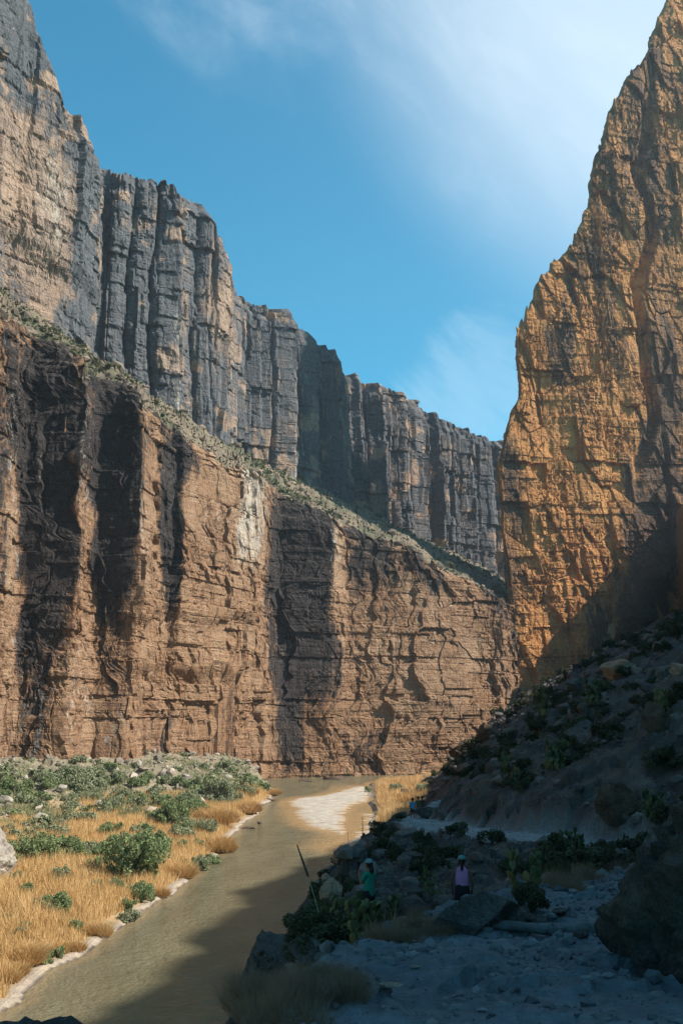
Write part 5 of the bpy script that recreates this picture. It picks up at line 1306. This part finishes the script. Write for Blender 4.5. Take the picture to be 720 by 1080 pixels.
# hiker in green, seen from the left rear, lifting a phone
hx, hy = 27 / FPX * 30 / 1.0 * 1.02, 30.0
hz_ = float(unproj(387, 906, hy)[1]) - 1.82
person((hx, hy, hz_), R(48), 'hiker in a green t-shirt and pale cap lifting a phone, standing behind the prickly pears', m_skin, m_teal, m_black, m_cap,
       [((-.22, .10, 1.16), (-.09, .30, 1.36)), ((.25, -.02, 1.14), (.20, .12, .98))], True, wide=1.12)
ph = MB(); V0, F0 = ICO[1]
bx_ = np.array([(sx * .038, sy * .005, sz * .075) for sx in (-1, 1) for sy in (-1, 1) for sz in (-1, 1)])
ph.add(bx_, np.array([(0, 1, 3, 2), (4, 6, 7, 5), (0, 4, 5, 1), (2, 3, 7, 6), (0, 2, 6, 4), (1, 5, 7, 3)]))
o = ph.build('phone', m_phone, None, False); bv_ = o.modifiers.new('bevel', 'BEVEL'); bv_.width = .004; bv_.segments = 2
ca, sa = math.cos(R(48)), math.sin(R(48)); lx, ly = -.05, .40
o.location = (hx + lx * ca - ly * sa, hy + lx * sa + ly * ca, hz_ + 1.47); o.rotation_euler = (R(8), 0, R(48)); tag(o, 'dark phone held up in front of the face of the hiker in green', 'phone')
# hiker in pink, from behind
kx, ky = float(unproj(487, 930, 28.5)[0]), 28.5
kz = float(unproj(487, 903, ky)[1]) - 1.80 * .98
person((kx, ky, kz), R(-6), 'hiker in a pink racerback top and black shorts seen from behind on the shaded slope', m_skin2, m_pink, m_black, m_cap2,
       [((-.29, -.02, 1.13), (-.27, .07, .90)), ((.29, -.02, 1.13), (.27, .07, .90))], True, True, wide=1.22, s=.98, shorts_len=.9)
for px, D_, top, legs, cap_, lab, rz in [(434.8, 90, m_blue, m_black, m_hair, 'far hiker in a blue shirt at the bend of the trail', 20), (440.8, 92, m_olive, m_black, m_olive, 'far hiker in an olive shirt just right of the one in blue', 160), (445.0, 93, m_dark, m_black, m_hair, 'rearmost far hiker in dark clothes, rightmost of the three at the trail bend', 10)]:
    x_, zt_ = unproj(px, 848, D_)
    person((float(x_), D_, hgt(float(x_), D_) - .04), R(rz), lab, m_skin, top, legs, cap_, [((-.26, .0, 1.13), (-.24, .10, .92)), ((.26, .0, 1.13), (.24, .10, .92))], False, tiny=True, stance=.2)
print('hiker ground', hz_, hgt(hx, hy), kz, hgt(kx, ky), [(float(unproj(434.8, 838.6, 90)[1]) - 1.82, hgt(6.3, 90))])

# ------------------------------------------------------------------ labels for the scattered bushes: by the landmark next to them
def rename_scatter():
    LM = [(656, 700, 'the large tan boulder under the golden cliff'), (613, 719, 'the blocky grey boulder'), (689, 766, 'the tall brown boulder'), (716, 700, 'the tan boulder at the right edge'),
          (489, 784, 'the dark leaning slab on the ridge'), (545, 735, 'the foot of the cliff corner'), (656, 841, 'the brown outcrop'), (449, 847, 'the far trail bend'), (500, 874, 'the middle of the far trail'), (590, 876, 'the right part of the far trail'),
          (388, 925, 'the hiker in green'), (487, 925, 'the hiker in pink'), (510, 960, 'the large angular boulder'), (620, 910, 'the grassy trail bend'), (545, 815, 'the prickly pears above the far trail'), (580, 770, 'the middle of the upper talus'),
          (530, 850, 'the cut bank above the far trail'), (700, 640, 'the dark foot of the cliff at right'), (142, 897, 'the big green thicket'), (146, 800, 'the squarish tan block'), (41, 863, 'the white boulder above the thicket'), (20, 820, 'the far left talus'),
          (92, 830, 'the long tilted slab'), (190, 818, 'the middle of the left wall foot'), (230, 835, 'the bushes at the river bend'), (275, 825, 'the tip of the left bank'), (8, 895, 'the huge white boulder'), (80, 940, 'the golden grass at lower left'), (60, 838, 'the pale tilted block'), (125, 860, 'the pale grass in the middle')]
    bk = {}
    for o in list(S.objects):
        if o.parent or not o.get('group') or o.get('category') not in ('shrub', 'bush', 'grass clump'): continue
        if o.get('category') == 'grass clump' and 'water' in o['group']: continue
        px, py = proj(*[np.array(v) for v in o.location]); px, py = float(px), float(py)
        d, k = min((math.hypot(px - a, py - b), i) for i, (a, b, _) in enumerate(LM)); dx, dy = px - LM[k][0], py - LM[k][1]
        w_ = ('right of' if dx > 0 else 'left of') if abs(dx) > abs(dy) else ('below' if dy > 0 else 'above')
        bk.setdefault((o['category'], k, w_), []).append((d, o.name))
    ordn = ['nearest', 'second', 'third', 'fourth', 'fifth', 'sixth', 'seventh', 'eighth', 'ninth', 'tenth', 'eleventh', 'twelfth', 'thirteenth', 'fourteenth', 'fifteenth', 'sixteenth', 'seventeenth', 'eighteenth', 'nineteenth', 'twentieth'] + [a_ + b_ for a_ in ('twenty-', 'thirty-', 'forty-') for b_ in ('first', 'second', 'third', 'fourth', 'fifth', 'sixth', 'seventh', 'eighth', 'ninth')]
    for (cat, k, w_), L_ in bk.items():
        L_.sort()
        for i, (d, n) in enumerate(L_):
            o = bpy.data.objects[n]; kind = {'shrub': 'dark scrub bush', 'bush': 'grey green bush', 'grass clump': 'dry grass clump'}[cat]
            o['label'] = f"{ordn[min(i, 46)]} {kind} {w_} {LM[k][2]}" if len(L_) > 1 else f"only {kind} {w_} {LM[k][2]}"
rename_scatter()

# ------------------------------------------------------------------ air
def haze():
    V = [(x, y, z) for x in (-420, 430) for y in (-90, 720) for z in (-4, 330)]
    F = [(0, 1, 3, 2), (4, 6, 7, 5), (0, 4, 5, 1), (2, 3, 7, 6), (0, 2, 6, 4), (1, 5, 7, 3)]
    m = bpy.data.materials.new('air'); m.use_nodes = True; t = m.node_tree; t.nodes.clear()
    o_ = t.nodes.new('ShaderNodeOutputMaterial'); v = t.nodes.new('ShaderNodeVolumePrincipled')
    v.inputs['Color'].default_value = (.72, .86, 1, 1); v.inputs['Density'].default_value = .00013; v.inputs['Anisotropy'].default_value = .2
    t.links.new(v.outputs[0], o_.inputs['Volume'])
    o = mk('haze', V, F, m, False); tag(o, 'thin blue air filling the canyon', None, None, 'stuff')
haze()
